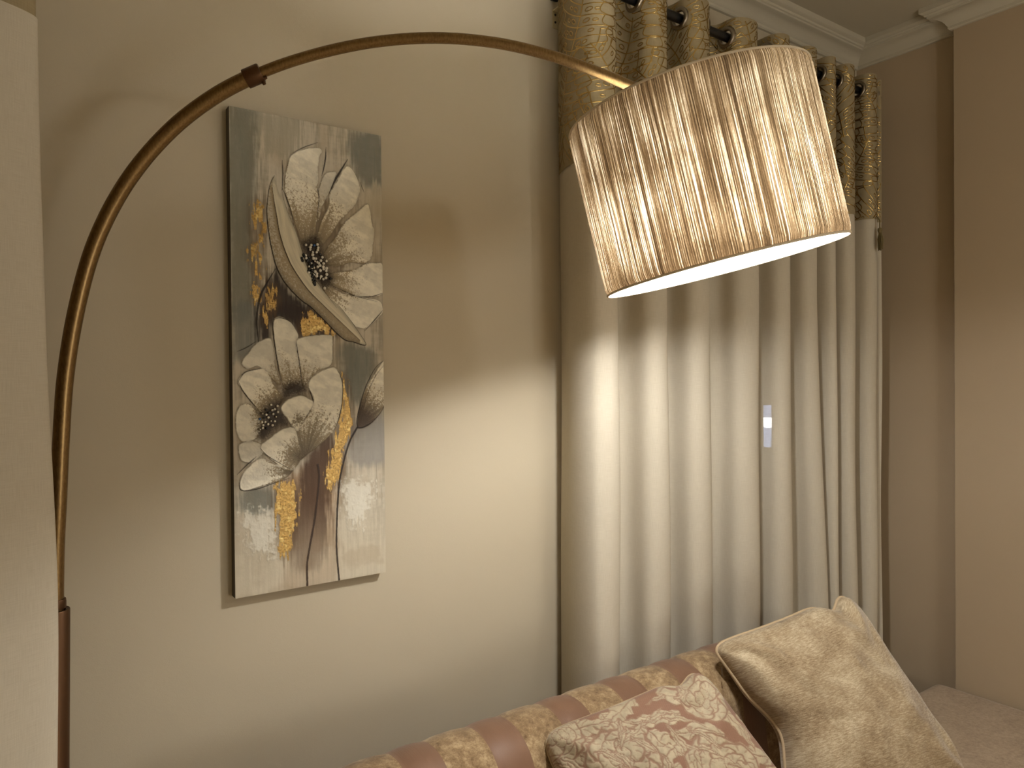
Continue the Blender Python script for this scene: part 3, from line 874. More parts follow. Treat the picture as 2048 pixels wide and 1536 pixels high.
# ------------------------------------------------------------------ painting
def make_painting():
    PW, PH, PT = 400.0, 1200.0, 0.03
    nx, ny = 341, 1021
    X, Y = np.meshgrid(np.linspace(0, PW, nx), np.linspace(0, PH, ny))
    C = lambda r, g, b: np.array(lin(r, g, b)[:3])
    col = np.zeros((ny, nx, 3)); hgt = np.zeros((ny, nx)); gold = np.zeros((ny, nx))
    streak = fbm(X / 5.0, Y / 70.0, 1, 4)
    streak2 = fbm(X / 22.0, Y / 160.0, 2, 4)
    speck = fbm(X / 3.2, Y / 3.2, 3, 3)
    speckf = fbm(X / 1.9, Y / 1.9, 13, 3)
    speck2 = fbm(X / 9.0, Y / 9.0, 4, 4)
    blot = fbm(X / 60.0, Y / 60.0, 5, 4)
    wob = (fbm(X / 12.0, Y / 12.0, 6, 3) - 0.5) * 10
    wob2 = (fbm(X / 12.0 + 40, Y / 12.0, 8, 3) - 0.5) * 10
    Xw, Yw = X + wob, Y + wob2
    knife = sstep(0.40, 0.60, fbm((X + 0.6 * Y) / 55.0, (Y - 0.4 * X) / 18.0, 77, 4))
    def lay(c, m):
        nonlocal col
        m = np.clip(m, 0, 1)[..., None]
        col = col * (1 - m) + np.asarray(c) * m
    # ground
    a, c = C(164, 155, 136), C(204, 195, 176)
    scr = fbm(X / 70.0 + 0.3 * streak, Y / 110.0, 61, 4); hs = fbm(X / 90.0, Y / 6.0, 63, 3)
    m = sstep(0.36, 0.62, 0.40 * streak + 0.25 * streak2 + 0.27 * scr + 0.08 * hs + 0.10 * (speck2 - 0.5))[..., None]
    col[:] = a * (1 - m) + c * m
    lay(C(206, 195, 172), sstep(900, 1180, Y) * 0.75)
    lay(C(168, 150, 122), sstep(0.5, 0.7, blot) * 0.35)
    def soft(name, grow=14.0, rag=1.0):
        L = smooth_line(D[name], 6, True)
        x0, y0 = L.min(0) - grow * 3; x1, y1 = L.max(0) + grow * 3
        d = np.full(X.shape, 1e3)
        k = (X > x0) & (X < x1) & (Y > y0) & (Y < y1)
        dd, _ = seg_dist(X[k] + wob[k] * rag, Y[k] + wob2[k] * rag, L, True)
        ins = inside(X[k] + wob[k] * rag, Y[k] + wob2[k] * rag, L)
        d[k] = np.where(ins, -dd, dd)
        return d
    for nm, cc in (('blue1', C(122, 122, 108)), ('blue2', C(116, 118, 108)), ('blue3', C(110, 114, 106)), ('blue4', C(116, 120, 112)),
                   ('blue5', C(150, 146, 140)), ('blue6', C(120, 122, 116))):
        d = soft(nm); lay(cc * 0.95, sstep(16, -14, d + 26 * (streak - 0.5)) * (0.62 + 0.35 * streak))
    for nm, cc in (('w3', C(172, 164, 144)), ('w4', C(196, 186, 164))):
        d = soft(nm); m = sstep(12, -10, d + 60 * (streak - 0.5)); lay(cc, m * 0.8); hgt += m * 0.3 * streak
    # brown wash under the flowers
    for nm, cc, op in (('tan2', C(150, 118, 84), 0.75), ('dark2', C(78, 54, 36), 0.92), ('dark1', C(44, 32, 24), 0.96), ('dark1b', C(46, 33, 24), 0.96)):
        d = soft(nm, 18); f = sstep(18, -16, d + 34 * (streak - 0.5))
        if nm in ('dark2', 'tan2'): f = f * (1 - 0.55 * sstep(960, 1150, Y))
        lay(cc * (0.75 + 0.5 * streak[..., None]), f * op)
    for nm in ('w1', 'w2'):
        d = soft(nm, 14, 2.0); m = sstep(8, -22, d + 60 * (speck2 - 0.5) + 40 * (streak - 0.5))
        lay(C(226, 221, 206), m * 0.85); hgt += m * (0.6 + 1.6 * speck2)
    # gold leaf
    for nm in ('g1', 'g1b', 'g1c', 'g1d', 'g2', 'g2b', 'g2c', 'g3', 'g4', 'g5'):
        d = soft(nm, 14, 0.8)
        lay(C(96, 72, 46), sstep(20, -6, d + 30 * (streak - 0.5)) * 0.5)
        fl = fbm(X / 5.0, Y / 26.0, 71, 4)
        m = sstep(1.2, -1.2, d + 16 * (speck2 - 0.45) + 44 * (fl - 0.46))
        g = C(190, 154, 88) * (0.45 + 1.0 * speck[..., None]); g2 = C(222, 194, 124)
        g = g * (1 - sstep(0.55, 0.75, speck2)[..., None]) + g2 * sstep(0.55, 0.75, speck2)[..., None]
        lay(g, m * 0.95); gold = np.maximum(gold, m); hgt += m * 0.8 * speck
    # flowers: cream tips over a brown-grey throat, dry-brushed
    cream, grey, throat = C(240, 234, 216), C(176, 160, 130), C(62, 46, 33)
    def petal(name, base, tip=0.40, far=None, dark=0.16, tone=1.0, rim=True):
        nonlocal col, hgt, gold
        L = smooth_line(D[name], 6, True)
        x0, y0 = L.min(0) - 12; x1, y1 = L.max(0) + 12
        k = (X > x0) & (X < x1) & (Y > y0) & (Y < y1)
        x, y = X[k], Y[k]
        xs, ys = x + wob[k] * 0.18, y + wob2[k] * 0.18
        dd, _ = seg_dist(xs, ys, L, True)
        d = np.where(inside(xs, ys, L), -dd, dd)
        r = np.hypot(x - base[0], y - base[1])
        R = far or np.hypot(L[:, 0] - base[0], L[:, 1] - base[1]).max()
        t = r / R
        ray = fbm(np.arctan2(y - base[1], x - base[0]) * 16, t * 2.0, 30 + len(name), 3)
        mask = sstep(1.2, -0.8, d)
        wet = sstep(tip - 0.13, tip + 0.09, t + 0.42 * (speck[k] - 0.5) + 0.5 * (speckf[k] - 0.5) + 0.35 * (ray - 0.5) - 0.25 * np.exp(np.minimum(d, 0) / 3.0) * (speck2[k] > 0.5))
        c = grey * (0.62 + 0.55 * ray[:, None]) * (0.62 + 0.5 * sstep(0.1, 0.6, t)[:, None])
        c = c * (1 - wet[:, None]) + cream * tone * (0.80 + 0.22 * speck2[k][:, None] + 0.16 * knife[k][:, None]) * wet[:, None]
        dk = 0.9 * sstep(dark + 0.26, dark - 0.16, t + 0.16 * (speckf[k] - 0.5) + 0.16 * (ray - 0.5))
        c = c * (1 - dk[:, None]) + throat * dk[:, None]
        if rim:
            edge = sstep(-2.6, -0.4, d) * sstep(0.30, 0.6, speck2[k])
            c = c * (1 - 0.6 * edge[:, None]) + C(92, 76, 58) * 0.6 * edge[:, None]
        sh = np.exp(-np.maximum(d, 0) / 2.2) * (d > 0)                       # painted outline wash just outside
        m = mask[:, None]
        cc = col[k]
        cc = cc * (1 - 0.35 * sh[:, None]) + C(80, 66, 50) * 0.35 * sh[:, None]
        col[k] = cc * (1 - m) + c * m
        gold[k] = gold[k] * (1 - mask)
        ridge = np.exp(-((d + 2.0) / 1.6) ** 2)
        hgt[k] = hgt[k] * (1 - mask) + mask * (0.5 + 1.1 * wet * (0.7 + 0.6 * speck[k]) + 0.9 * ridge + 0.5 * (1 - wet) * speck[k])
    def heart(name):
        d = soft(name, 10, 0.5); m = sstep(8, -16, d + 16 * (speckf - 0.5)); lay(throat * 0.55, m * 0.92)
    cu_ = (188.0, 385.0)
    for (ex, ey, ax_, ay_, op) in ((215, 320, 105, 175, 0.8), (140, 770, 118, 118, 0.75)):
        e = np.hypot((Xw - ex) / ax_, (Yw - ey) / ay_)
        lay(C(122, 106, 82) * (0.7 + 0.6 * streak[..., None]), sstep(1.0, 0.55, e + 0.5 * (speck2 - 0.5) + 0.3 * (streak - 0.5)) * op)
    petal('u_back', cu_, 0.55, tone=0.82)
    petal('u_top', cu_, 0.58, dark=0.12)
    petal('u_r1', cu_, 0.55, dark=0.12)
    petal('u_r3', (190, 390), 0.55, dark=0.14)
    petal('u_r2', cu_, 0.52, dark=0.14)
    petal('u_r4', (196, 400), 0.48, dark=0.06)
    heart('heart_u')
    petal('l_ul', (120, 740), 0.45, tone=0.85); petal('l_left2', (110, 770), 0.35, tone=0.8)
    petal('l_left', (108, 760), 0.5, tone=0.9); petal('l_top', (158, 745), 0.48, tone=0.92); petal('l_tr', (165, 735), 0.45, tone=0.92)
    petal('l_ul2', (112, 745), 0.5); heart('heart_l'); petal('l_bl', (170, 905), 0.42); petal('l_big', (178, 872), 0.42, dark=0.04)
    petal('l_front', (160, 770), 0.22, dark=-0.2); petal('l_low', (160, 865), 0.45, dark=0.0)
    petal('bud', (312, 800), 0.58, dark=0.34)
    # the folded front petal in two halves
    L = smooth_line(D['u_fold'], 6, True)
    k = inside(X + wob * 0.15, Y + wob2 * 0.15, L)
    dd, _ = seg_dist(X[k], Y[k], L, True)
    rl = smooth_line(D['u_ridge'], 6)
    dr, _ = seg_dist(X[k], Y[k], rl)
    # side of the ridge
    yy = np.interp(Y[k], rl[:, 1], rl[:, 0]); right = sstep(-1.0, 1.0, X[k] - yy)
    t = sstep(140, 560, Y[k])
    left_c = grey[None] * (0.66 + 0.4 * speckf[k][:, None]); lw = sstep(0.40, 0.75, speck[k] + 0.4 * (0.5 - t)) * sstep(3, 12, dr)
    left_c = left_c * (1 - 0.55 * lw[:, None]) + cream * 0.8 * 0.55 * lw[:, None]
    ld = sstep(300, 430, Y[k]) * sstep(640, 520, Y[k]) * 0.45 * sstep(14, 2, dd); left_c = left_c * (1 - ld[:, None])
    al = fbm(dr / 4.0, Y[k] / 60.0, 51, 3)
    right_c = C(214, 205, 180)[None] * (0.78 + 0.4 * al[:, None])
    rd = sstep(10, 1, dd) * 0.35; right_c = right_c * (1 - rd[:, None] * 0.8)
    c = left_c * (1 - right[:, None]) + right_c * right[:, None]
    col[k] = c; gold[k] = 0
    hgt[k] = 1.4 + 1.2 * right + 1.5 * np.exp(-(dr / 2.5) ** 2) + 0.8 * al
    # drawn lines
    def stroke(name, w, c=(38, 28, 22), op=0.95, taper=True, raise_=0.7):
        nonlocal hgt
        L = smooth_line(D[name], 6)
        x0, y0 = L.min(0) - 8; x1, y1 = L.max(0) + 8
        k = (X > x0) & (X < x1) & (Y > y0) & (Y < y1)
        dd, par = seg_dist(X[k] + wob[k] * 0.08, Y[k] + wob2[k] * 0.08, L)
        ww = w * (np.sin(PI * np.clip(par, 0.04, 0.96)) ** 0.6 if taper else 1.0) * (0.75 + 0.5 * speck2[k])
        m = sstep(0.7, -0.5, dd - ww) * op
        cc = col[k]; col[k] = cc * (1 - m[:, None]) + C(*c) * m[:, None]; hgt[k] += m * raise_
    stroke('u_ridge', 1.0, (58, 44, 34)); stroke('u_ridge2', 0.8, (70, 56, 42), 0.8); stroke('u_edge', 1.3)
    stroke('stem_r', 2.4, taper=False); stroke('stem_l', 2.6, (54, 38, 28), taper=False)
    stroke('bud_line', 1.3); stroke('bud_line2', 0.8, (70, 54, 42), 0.8); stroke('leaf_line', 2.6, (34, 25, 20))
    for nm, w in (('ln1', 1.5), ('ln2', 1.9), ('ln3', 3.0), ('ln4', 1.1), ('ln5', 0.8), ('ln6', 1.5), ('ln7', 1.2), ('ln8', 1.4), ('ln9', 1.3), ('ln10', 1.1),
                  ('ln11', 1.0), ('ln12', 0.9), ('ln13', 1.2), ('ln14', 0.9), ('ln15', 1.4), ('ln16', 1.0), ('ln17', 1.0), ('ln18', 0.9), ('ln19', 1.0), ('ln20', 1.2), ('ln21', 0.8)):
        stroke(nm, w * 0.9)
    hgt += 0.35 * streak + 0.25 * speck
    edge = np.minimum(np.minimum(X, PW - X), np.minimum(Y, PH - Y))
    hgt *= sstep(0, 5, edge)
    # geometry: x to the right, facing the room
    x0, ztop = 0.4559, 2.3242
    V = np.stack([x0 + X / 1000, -PT - hgt / 1000 * 0.9, ztop - Y / 1000], -1).reshape(-1, 3)
    i = (np.arange(ny - 1)[:, None] * nx + np.arange(nx - 1)[None, :]).ravel()
    F = np.stack([i, i + nx, i + nx + 1, i + 1], 1)
    rgba = np.concatenate([np.clip(col, 0, 1), gold[..., None]], -1).reshape(-1, 4)
    M = Mat('impasto paint')
    at = M.n('ShaderNodeAttribute', attribute_name='Paint')
    co = M.coord('Object')
    nz = M.noise(co, 500, 3, 0.6)
    brush = M.noise(M.mapping(co, (300, 1, 22)), 1.0, 4, 0.6)
    shader = M.principled(at.outputs['Color'], M.math('MULTIPLY_ADD', at.outputs['Alpha'], -0.18, 0.55),
                          M.math('MULTIPLY', at.outputs['Alpha'], 0.5), normal=M.bump(M.math('ADD', nz, brush), 0.3, 0.0006), spec=0.35)
    m_paint = M.done(shader)
    root = tag(empty('painting', (x0 + 0.2, 0.0, ztop - 0.6)), 'tall canvas painting of two cream flowers with gold leaf, hung on the back wall', 'painting')
    mesh('painted_face', V, F, m_paint, root, colors=rgba)
    m_side = simple('canvas edge', lin(92, 84, 70), 0.7)
    MB().box((x0, -PT, ztop - 1.2), (x0 + 0.4, -0.0005, ztop)).build('canvas', m_side, root, smooth=False)
    # beads
    looks = [simple('pearl bead', lin(240, 234, 220), 0.12, 0.1, 0.8), simple('dark glass bead', (0.02, 0.022, 0.024, 1), 0.06, 0.2, 0.8),
             simple('silver bead', lin(200, 195, 185), 0.12, 1.0), simple('blue glass bead', lin(70, 110, 170), 0.08, 0.3, 0.8)]
    protos = {}
    rr = random.Random(5)
    pts = [(p, 0) for p in D['beads_u']] + [(p, 1) for p in D['beads_l']]
    for q in range(26): pts.append(((199 + rr.gauss(0, 7) + (q / 26 - 0.5) * 24, 385 + (q / 26 - 0.5) * 78), 2))
    for n_, ((x, y), kind) in enumerate(pts[:98]):
        w = 1 if kind == 2 else (rr.choice((0, 0, 0, 2, 1)))
        if n_ in (2, 47 + 7): w = 3
        rad = rr.choice((0.0034, 0.0039, 0.0044)) if kind != 1 else 0.0031
        if w not in protos:
            prof_ = [(math.sin(a), -math.cos(a)) for a in np.linspace(0.001, PI - 0.001, 9)]
            o = MB().lathe(prof_, (0, 0, 0), (0, 0, 1), n=12).build('bead', looks[w], root, local=True); protos[w] = o
        else:
            o = protos[w].copy(); COL.objects.link(o); o.parent = root
        o.scale = (rad, rad, rad)
        o.location = Vector((x0 + x / 1000, -PT - 0.0025 - rad * 0.5, ztop - y / 1000)) - root_loc(root)
make_painting()
# ------------------------------------------------------------------ sofa
def plush(name, c1, c2, c3, scale=1.0, streak=(1, 1, 1), rot=(0, 0, 0), bump=0.5, spec=0.2, sheen=0.35):
    M = Mat(name); co = M.coord('Object')
    v = M.mapping(co, tuple(s * scale for s in streak), rot)
    a = M.noise(v, 55, 5, 0.65); bnz = M.noise(M.mapping(co, (scale,) * 3), 14, 4, 0.6); f = M.noise(v, 260, 3, 0.7)
    k = M.math('ADD', M.math('MULTIPLY', a, 0.5), M.math('ADD', M.math('MULTIPLY', bnz, 0.35), M.math('MULTIPLY', f, 0.25)))
    col = M.ramp(k, (0.42, c1), (0.55, c2), (0.68, c3))
    nrm = M.bump(M.math('ADD', a, f), bump, 0.002)
    return M.done(M.principled(col, 0.85, normal=nrm, spec=spec, sheen=sheen, **{'Sheen Roughness': 0.4}))
M_CHEN = plush('golden chenille', lin(112, 88, 63), lin(146, 121, 89), lin(184, 160, 124), 1.0, (1, 1, 1))
def satin():
    M = Mat('rose brown ribbed satin'); co = M.coord('Object')
    rib = M.noise(M.mapping(co, (420, 14, 14)), 1.0, 2, 0.5)
    big = M.noise(co, 9, 3, 0.5)
    col = M.mix(M.math('MULTIPLY', big, 0.4), lin(126, 93, 70), lin(108, 78, 58))
    return M.done(M.principled(col, 0.5, normal=M.bump(rib, 0.5, 0.0012), spec=0.35, sheen=0.2))
M_SATIN = satin()
M_PLUSH = plush('pale beige plush', lin(162, 141, 118), lin(182, 161, 136), lin(198, 179, 154), 1.3, (1, 1, 1), bump=0.35)

SEAT_Z = 0.351
root = tag(empty('sofa', (1.8, -0.75, 0.0)), 'rose brown sofa with gold striped rolled back and pale beige seat', 'sofa')
# back: a profile swept along x, its right end rounded off
prof_b = []
for a in np.linspace(-PI * 0.5, PI * 0.5, 10): pass
cyb, rb = -0.388, 0.122
prof_b.append((-0.275, 0.10)); prof_b.append((-0.266, 0.40)); prof_b.append((-0.266, 0.60))
for a in np.linspace(0, PI, 25): prof_b.append((cyb + rb * math.cos(a), 0.688 + rb * math.sin(a)))
for q in np.linspace(0.1, 1, 10): prof_b.append((cyb - rb - 0.055 * q ** 1.3, 0.688 - q * 0.38))
prof_b.append((-0.55, 0.10))
prof_b = np.array(prof_b)
bounds = [0.35]
x = 0.706 - 0.2135 * 2
while x < 2.7:
    for q in (x, x + 0.0945):
        if q > 0.37: bounds.append(q)
    x += 0.2135
bounds = [q for q in bounds if q < 2.58] + [2.60]
first_plain = abs((bounds[1] - 0.706) / 0.2135 - round((bounds[1] - 0.706) / 0.2135)) > 0.01   # is the first strip plain
V = []; xs = []; mi_of = []
plain = first_plain
for i, (a, c) in enumerate(zip(bounds[:-1], bounds[1:])):
    m = max(3, int((c - a) / 0.012))
    for q in range(m):
        xs.append(a + (c - a) * q / m); mi_of.append(1 if plain else 0)
    plain = not plain
xs.append(bounds[-1])
for i, x in enumerate(xs):
    t = np.clip((x - 1.95) / 0.65, 0, 1); sc = max(0.04, (1 - t ** 4)) ** 0.5
    tl = np.clip((0.42 - x) / 0.07, 0, 1); sc *= (1 - 0.5 * tl ** 2)
    # soft swell of the wrapped strips
    near = min(abs(x - q) for q in bounds); sw = 1 + 0.012 * min(1, near / 0.03) - 0.006
    for y, z in prof_b:
        zz = 0.30 + (z - 0.30) * (sc if z > 0.30 else 1) 
        r = sw if z > 0.4 else 1
        yy = cyb + (y - cyb) * r * (0.75 + 0.25 * sc)
        zz = 0.45 + (zz - 0.45) * r if z > 0.45 else zz
        V.append((x, yy, zz))
k = len(prof_b)
F = [(i * k + j, (i + 1) * k + j, (i + 1) * k + j + 1, i * k + j + 1) for i in range(len(xs) - 1) for j in range(k - 1)]
MI = [mi_of[i] for i in range(len(xs) - 1) for j in range(k - 1)]
F.append(tuple(range(k))); MI.append(0); F.append(tuple((len(xs) - 1) * k + j for j in range(k))[::-1]); MI.append(0)
o = MB(); o.v = V; o.f = F; o.m = MI
o.build('sofa_back', [M_CHEN, M_SATIN], root, angle=50)

def rounded_box(x0, x1, y0, y1, z0, z1, r, nn=8):
    bm = bmesh.new()
    bmesh.ops.create_cube(bm, size=1.0)
    for v in bm.verts:
        v.co = Vector((x0 + (v.co.x + 0.5) * (x1 - x0), y0 + (v.co.y + 0.5) * (y1 - y0), z0 + (v.co.z + 0.5) * (z1 - z0)))
    bmesh.ops.bevel(bm, geom=list(bm.edges), offset=r, segments=nn, profile=0.6, affect='EDGES')
    V = [tuple(v.co) for v in bm.verts]; F = [[v.index for v in f.verts] for f in bm.faces]
    bm.free()
    b = MB(); b.add(V, F); return b
rounded_box(0.40, 3.238, -1.30, -0.375, 0.19, SEAT_Z, 0.05).build('seat_cushion', M_PLUSH, root, angle=80)
rounded_box(0.38, 3.235, -1.27, -0.29, 0.07, 0.20, 0.015, 3).build('sofa_base', M_SATIN, root)
for x, y in ((0.46, -1.2), (3.15, -1.2), (0.46, -0.35), (3.15, -0.35)):
    MB().lathe([(0.0, 0.0), (0.022, 0.0), (0.03, 0.072), (0.0, 0.072)], (x, y, 0), n=20).build('leg', M_WOOD, root)

# ------------------------------------------------------------------ cushions
def cushion_shape(TL, TR, BL, BR, thick, n=110, pinch=0.06, seed=0, ear=0.0, bend=0.0, tuck=0.0):
    dn = np.array(BL, float) - np.array(TL, float); dn /= np.linalg.norm(dn)
    TL, TR, BL, BR = [np.array(q, float) for q in (TL, TR, BL, BR)]
    mid_ = (TL + TR + BL + BR) / 4
    TL, TR, BL, BR = [mid_ + (q - mid_) * 1.075 for q in (TL, TR, BL, BR)]
    N = np.cross(TR - TL, BL - TL); N /= np.linalg.norm(N)
    if N[1] > 0: N = -N                                   # front face looks into the room
    g = np.linspace(-1, 1, n); U, W = np.meshgrid(g, g)
    Up = U * (1 - pinch * (1 - W ** 2)); Wp = W * (1 - pinch * (1 - U ** 2))
    a = (Up + 1) / 2; c = (Wp + 1) / 2
    P = ((1 - a) * (1 - c))[..., None] * TL + (a * (1 - c))[..., None] * TR + ((1 - a) * c)[..., None] * BL + (a * c)[..., None] * BR
    ctr = P.mean((0, 1)); cw = (np.abs(U) * np.abs(W)) ** 7
    P = P + (ctr - P) * (0.085 * cw)[..., None]
    P = P + dn * (ear * np.exp(-((U - 0.66) / 0.15) ** 2) * ((1 - W) / 2) ** 3)[..., None]
    ed = np.array(TR) - np.array(TL); ed = ed / np.linalg.norm(ed)
    P = P + ed * (tuck * (np.exp(-((W + 0.15) / 0.5) ** 2) + 0.25 * np.sin(W * 7 + 1) * np.exp(-W ** 2)) * ((1 - U) / 2) ** 2)[..., None]
    h = np.clip((1 - U ** 2) * (1 - W ** 2), 0, 1) ** 0.36
    wr = np.zeros_like(U)
    for (u0, w0) in ((-1, -1), (1, -1), (-1, 1), (1, 1)):   # gathers running in from the corners
        r = np.hypot(U - u0, W - w0); an = np.arctan2(W - w0, U - u0)
        wr += 0.17 * np.sin(an * 8 + seed + u0 * 2 + 1.5 * np.sin(r * 5)) * np.exp(-((r - 0.42) / 0.26) ** 2)
    soft = (fbm((U + 1) * 1.6 + seed, (W + 1) * 1.6, 70 + seed, 3) - 0.5)
    hf = h * (1 + 0.55 * soft) + wr * h * 0.6 + 0.05 * (fbm((U + 1) * 5 + seed, (W + 1) * 5, 75, 3) - 0.5) * h
    sag = bend * (U ** 2 + W ** 2)[..., None] * N
    front = P + N * (thick * hf)[..., None] + sag
    back = P - N * (thick * h * 0.8)[..., None] + sag
    return U, W, front, back, N
def cushion_mesh(name, U, W, front, back, mats, parent, colors=None):
    n = U.shape[0]
    i = (np.arange(n - 1)[:, None] * n + np.arange(n - 1)[None, :]).ravel()
    Q = np.stack([i, i + n, i + n + 1, i + 1], 1)
    V = np.vstack([front.reshape(-1, 3), back.reshape(-1, 3)])
    # share the rim
    idx = np.arange(n * n) + n * n
    rim = np.zeros((n, n), bool); rim[0] = rim[-1] = True; rim[:, 0] = rim[:, -1] = True
    idx[rim.ravel()] = np.arange(n * n)[rim.ravel()]
    F = np.vstack([Q, idx[Q][:, ::-1]])
    uv = np.stack([U.ravel(), W.ravel()], 1); uv = np.vstack([uv, uv])
    cl = None if colors is None else np.vstack([colors.reshape(-1, 4)] * 2)
    return mesh(name, V, F, mats, parent, uvs=uv, colors=cl)
def rim_loop(G):
    return np.vstack([G[0, :-1], G[:-1, -1], G[-1, :0:-1], G[:0:-1, 0]])

def damask(U, W):
    """pale acanthus leaves and layered blooms woven on a rose-brown hatched ground"""
    x, y = (U + 1) * 215.0, (W + 1) * 215.0
    wx = x + (fbm(x / 30, y / 30, 81, 3) - 0.5) * 22; wy = y + (fbm(x / 30 + 9, y / 30, 83, 3) - 0.5) * 22
    q = np.zeros_like(x); line = np.zeros_like(x)
    r = random.Random(4)
    def leaf(x0, y0, ang, ln, wd, curl):
        nonlocal q, line
        dx, dy = wx - x0, wy - y0
        a = (dx * math.cos(ang) + dy * math.sin(ang)) / ln; c = (-dx * math.sin(ang) + dy * math.cos(ang))
        c = c - curl * ln * a * a
        t = np.clip(a, 0, 1); ok = (a > 0) & (a < 1)
        hw = wd * np.sin(PI * t ** 0.8) ** 0.8 * (1 + 0.16 * np.sin(t * 22 + np.sign(c) * 1.2)) + 1e-6
        k = np.abs(c) / hw; ins = ok & (k < 1)
        q = np.where(ins, 1.0, q); line = np.where(ins, 0.0, line)
        vein = np.sin(t * 26 - k * 4.0)
        line = np.maximum(line, ins * (k > 0.22) * (k < 0.9) * sstep(0.86, 0.97, vein) * 0.65)
        line = np.maximum(line, ins * sstep(1.8, 0.8, np.abs(c)) * 0.8)
        line = np.maximum(line, (ok & (k < 1.0) & (k > 1 - 2.2 / np.maximum(hw, 3))) * 0.75)
    def bloom(cx, cy, R, a0):
        nonlocal q, line
        for ring, (sc, n) in enumerate(((1.0, 6), (0.68, 5), (0.38, 3))):
            for k in range(n):
                an = a0 + k * 2 * PI / n + ring * 0.5
                px, py = cx + 0.55 * R * sc * math.cos(an), cy + 0.55 * R * sc * math.sin(an)
                d = np.hypot((wx - px) * math.cos(an) + (wy - py) * math.sin(an), 0.78 * (-(wx - px) * math.sin(an) + (wy - py) * math.cos(an))) / (0.50 * R * sc)
                q = np.where(d < 1, 1.0, q); line = np.where(d < 1, 0, line)
                line = np.maximum(line, sstep(0.10, 0.03, np.abs(d - 0.95)) * 0.85)
                line = np.maximum(line, (d < 0.85) * (d > 0.5) * sstep(0.75, 0.95, np.sin(np.arctan2(wy - py, wx - px) * 9)) * 0.55)
    for gx in range(-1, 7):
        for gy in range(-1, 7):
            leaf(gx * 72 + r.uniform(-22, 22), gy * 72 + r.uniform(-22, 22), r.uniform(0.2, 1.4) + (gx + gy) % 2 * 2.4, r.uniform(85, 130), r.uniform(15, 26), r.uniform(-0.5, 0.5))
    for k in range(10): leaf(r.uniform(-20, 60), r.uniform(-10, 90), r.uniform(0, 1.5), r.uniform(60, 110), r.uniform(14, 22), r.uniform(-0.4, 0.4))
    for cx, cy, R, a0 in ((30, 28, 52, 0.8), (120, 120, 70, 0.3), (300, 215, 78, 1.0), (130, 330, 74, 0.0), (370, 60, 60, 0.6), (350, 390, 70, 0.2)):
        bloom(cx, cy, R, a0)
    for k in range(60):
        leaf(r.uniform(0, 430), r.uniform(0, 430), r.uniform(0, 6.28), r.uniform(45, 80), r.uniform(7, 12), r.uniform(-0.9, 0.9))
    q = q * (1 - line)
    hatch = 0.5 + 0.5 * np.sin((x * 0.7 + y) * 1.5)
    cr_, rs = np.array(lin(178, 162, 134)[:3]), np.array(lin(134, 99, 78)[:3])
    tone = fbm(x / 9, y / 9, 99, 3)[..., None]
    cc = rs * (0.85 + 0.3 * hatch[..., None]) * (1 - q[..., None]) + cr_ * (0.78 + 0.36 * tone) * q[..., None]
    return np.concatenate([cc, q[..., None]], -1), q

def unit(v):
    v = np.array(v, float); return v / np.linalg.norm(v)

# smaller damask cushion
root = tag(empty('cushion', (1.25, -0.62, SEAT_Z)), 'rose and cream damask cushion leaning on the sofa back, front of the two', 'cushion', 'cushions on the sofa')
TL = np.array((1.065, -0.475, 0.783)); TR = np.array((1.47, -0.60, 0.882))
e1 = TR - TL; dn_ = unit((0.14, -0.72, -0.70)); dn_ = unit(dn_ - (dn_ @ unit(e1)) * unit(e1) * 0.85)
BL = TL + dn_ * 0.43; BR = TR + dn_ * 0.45 + unit(e1) * 0.075
U, W, fr, bk, N = cushion_shape(TL, TR, BL, BR, 0.105, 260, 0.05, 2, 0.02)
cols, q = damask(U, W)
fr = fr + N * (0.0016 * q)[..., None]
M = Mat('damask weave'); at = M.n('ShaderNodeAttribute', attribute_name='Paint'); uv = M.coord('UV')
th = M.noise(M.mapping(uv, (300, 60, 1), (0, 0, 0.5)), 1.0, 3, 0.6)
M_DAM = M.done(M.principled(M.mix(0.25, at.outputs['Color'], M.mix(1.0, at.outputs['Color'], M.ramp(th, (0.3, 0.45), (0.7, 1.5)), 'MULTIPLY')), 0.65, normal=M.bump(th, 0.35, 0.001), spec=0.3, sheen=0.2))
cushion_mesh('cover', U, W, fr, bk, M_DAM, root, cols)
R = rim_loop(fr); R = np.vstack([R[::2], R[:1]])
MB().tube(R, 0.0035, 8, caps=False).build('piping', M_DAM_P if False else simple('damask piping', lin(172, 150, 118), 0.7), root)

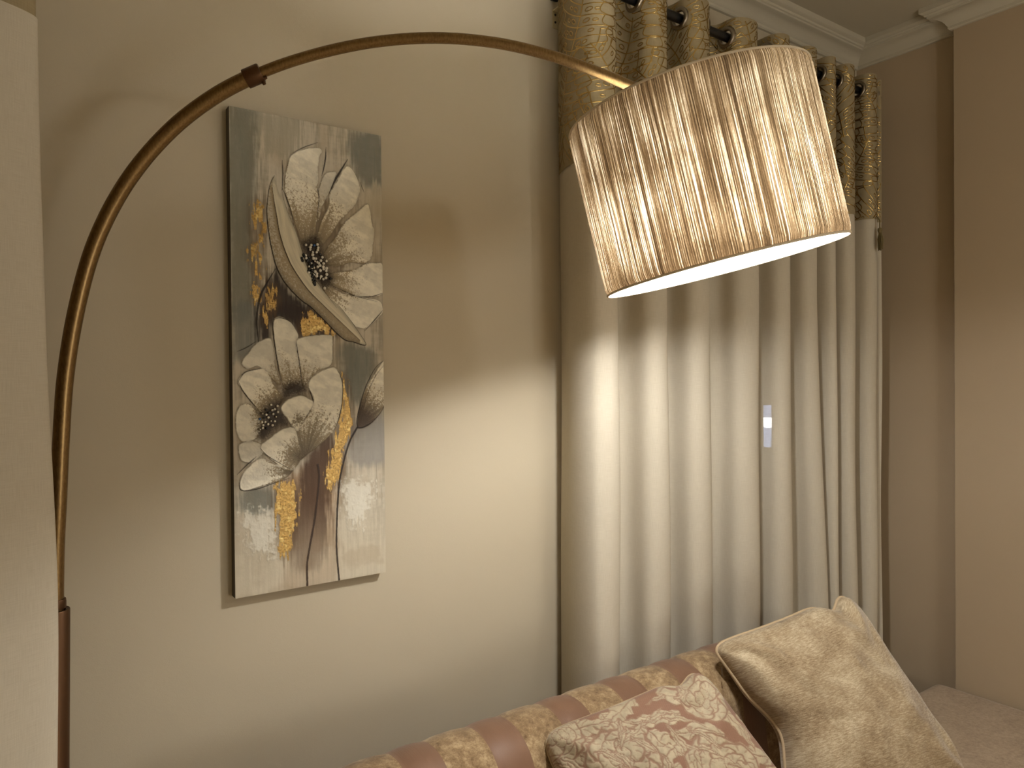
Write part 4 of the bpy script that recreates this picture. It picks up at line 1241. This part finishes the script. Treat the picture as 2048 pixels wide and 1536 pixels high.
# large beige velvet cushion
root = tag(empty('cushion', (1.95, -0.70, SEAT_Z)), 'large plain beige velvet cushion with piped edge, right of the damask one', 'cushion', 'cushions on the sofa')
TL = np.array((1.685, -0.475, 0.858)); TR = np.array((2.128, -0.62, 0.968))
e1 = TR - TL; dn_ = unit((0.14, -0.56, -0.80)); dn_ = unit(dn_ - (dn_ @ unit(e1)) * unit(e1) * 0.85)
BL = TL + dn_ * 0.50; BR = TR + dn_ * 0.54 + unit(e1) * 0.04; BL = BL + unit(e1) * 0.045
U, W, fr, bk, N = cushion_shape(TL, TR, BL, BR, 0.135, 170, 0.05, 5, 0.035, 0.0, 0.05)
def velvet():
    M = Mat('beige velvet chenille'); uv = M.coord('UV')
    th = M.noise(M.mapping(uv, (16, 85, 1), (0, 0, 0.06)), 1.0, 4, 0.65)
    fine = M.noise(M.mapping(uv, (70, 110, 1), (0, 0, -0.5)), 1.0, 3, 0.7)
    nap = M.noise(M.mapping(uv, (2.2, 3.0, 1), (0, 0, 0.3)), 1.0, 4, 0.6, 0.6)
    k = M.math('ADD', M.math('MULTIPLY', th, 0.5), M.math('ADD', M.math('MULTIPLY', nap, 0.42), M.math('MULTIPLY', fine, 0.25)))
    col = M.ramp(k, (0.43, lin(124, 102, 75)), (0.57, lin(166, 145, 115)), (0.72, lin(208, 192, 162)))
    return M.done(M.principled(col, 0.85, normal=M.bump(M.math('ADD', th, fine), 0.5, 0.0025), spec=0.2, sheen=0.4, **{'Sheen Roughness': 0.4}))
M_VEL = velvet()
cushion_mesh('cover', U, W, fr, bk, M_VEL, root)
M_PIPE = simple('beige piping', lin(196, 172, 138), 0.7, bump=(500, 0.3, 0.0008))
R = rim_loop((fr + bk) / 2); R = np.vstack([R[::2], R[:1]])
MB().tube(R, 0.0052, 10, caps=False).build('piping', M_PIPE, root)
zp = TL + dn_ * 0.05 - unit(e1) * 0.004 + N * 0.004
MB().tube([zp, zp + np.array((-0.004, -0.006, -0.022))], [0.0022, 0.0012], 8).build('zip_pull', M_RING, root)
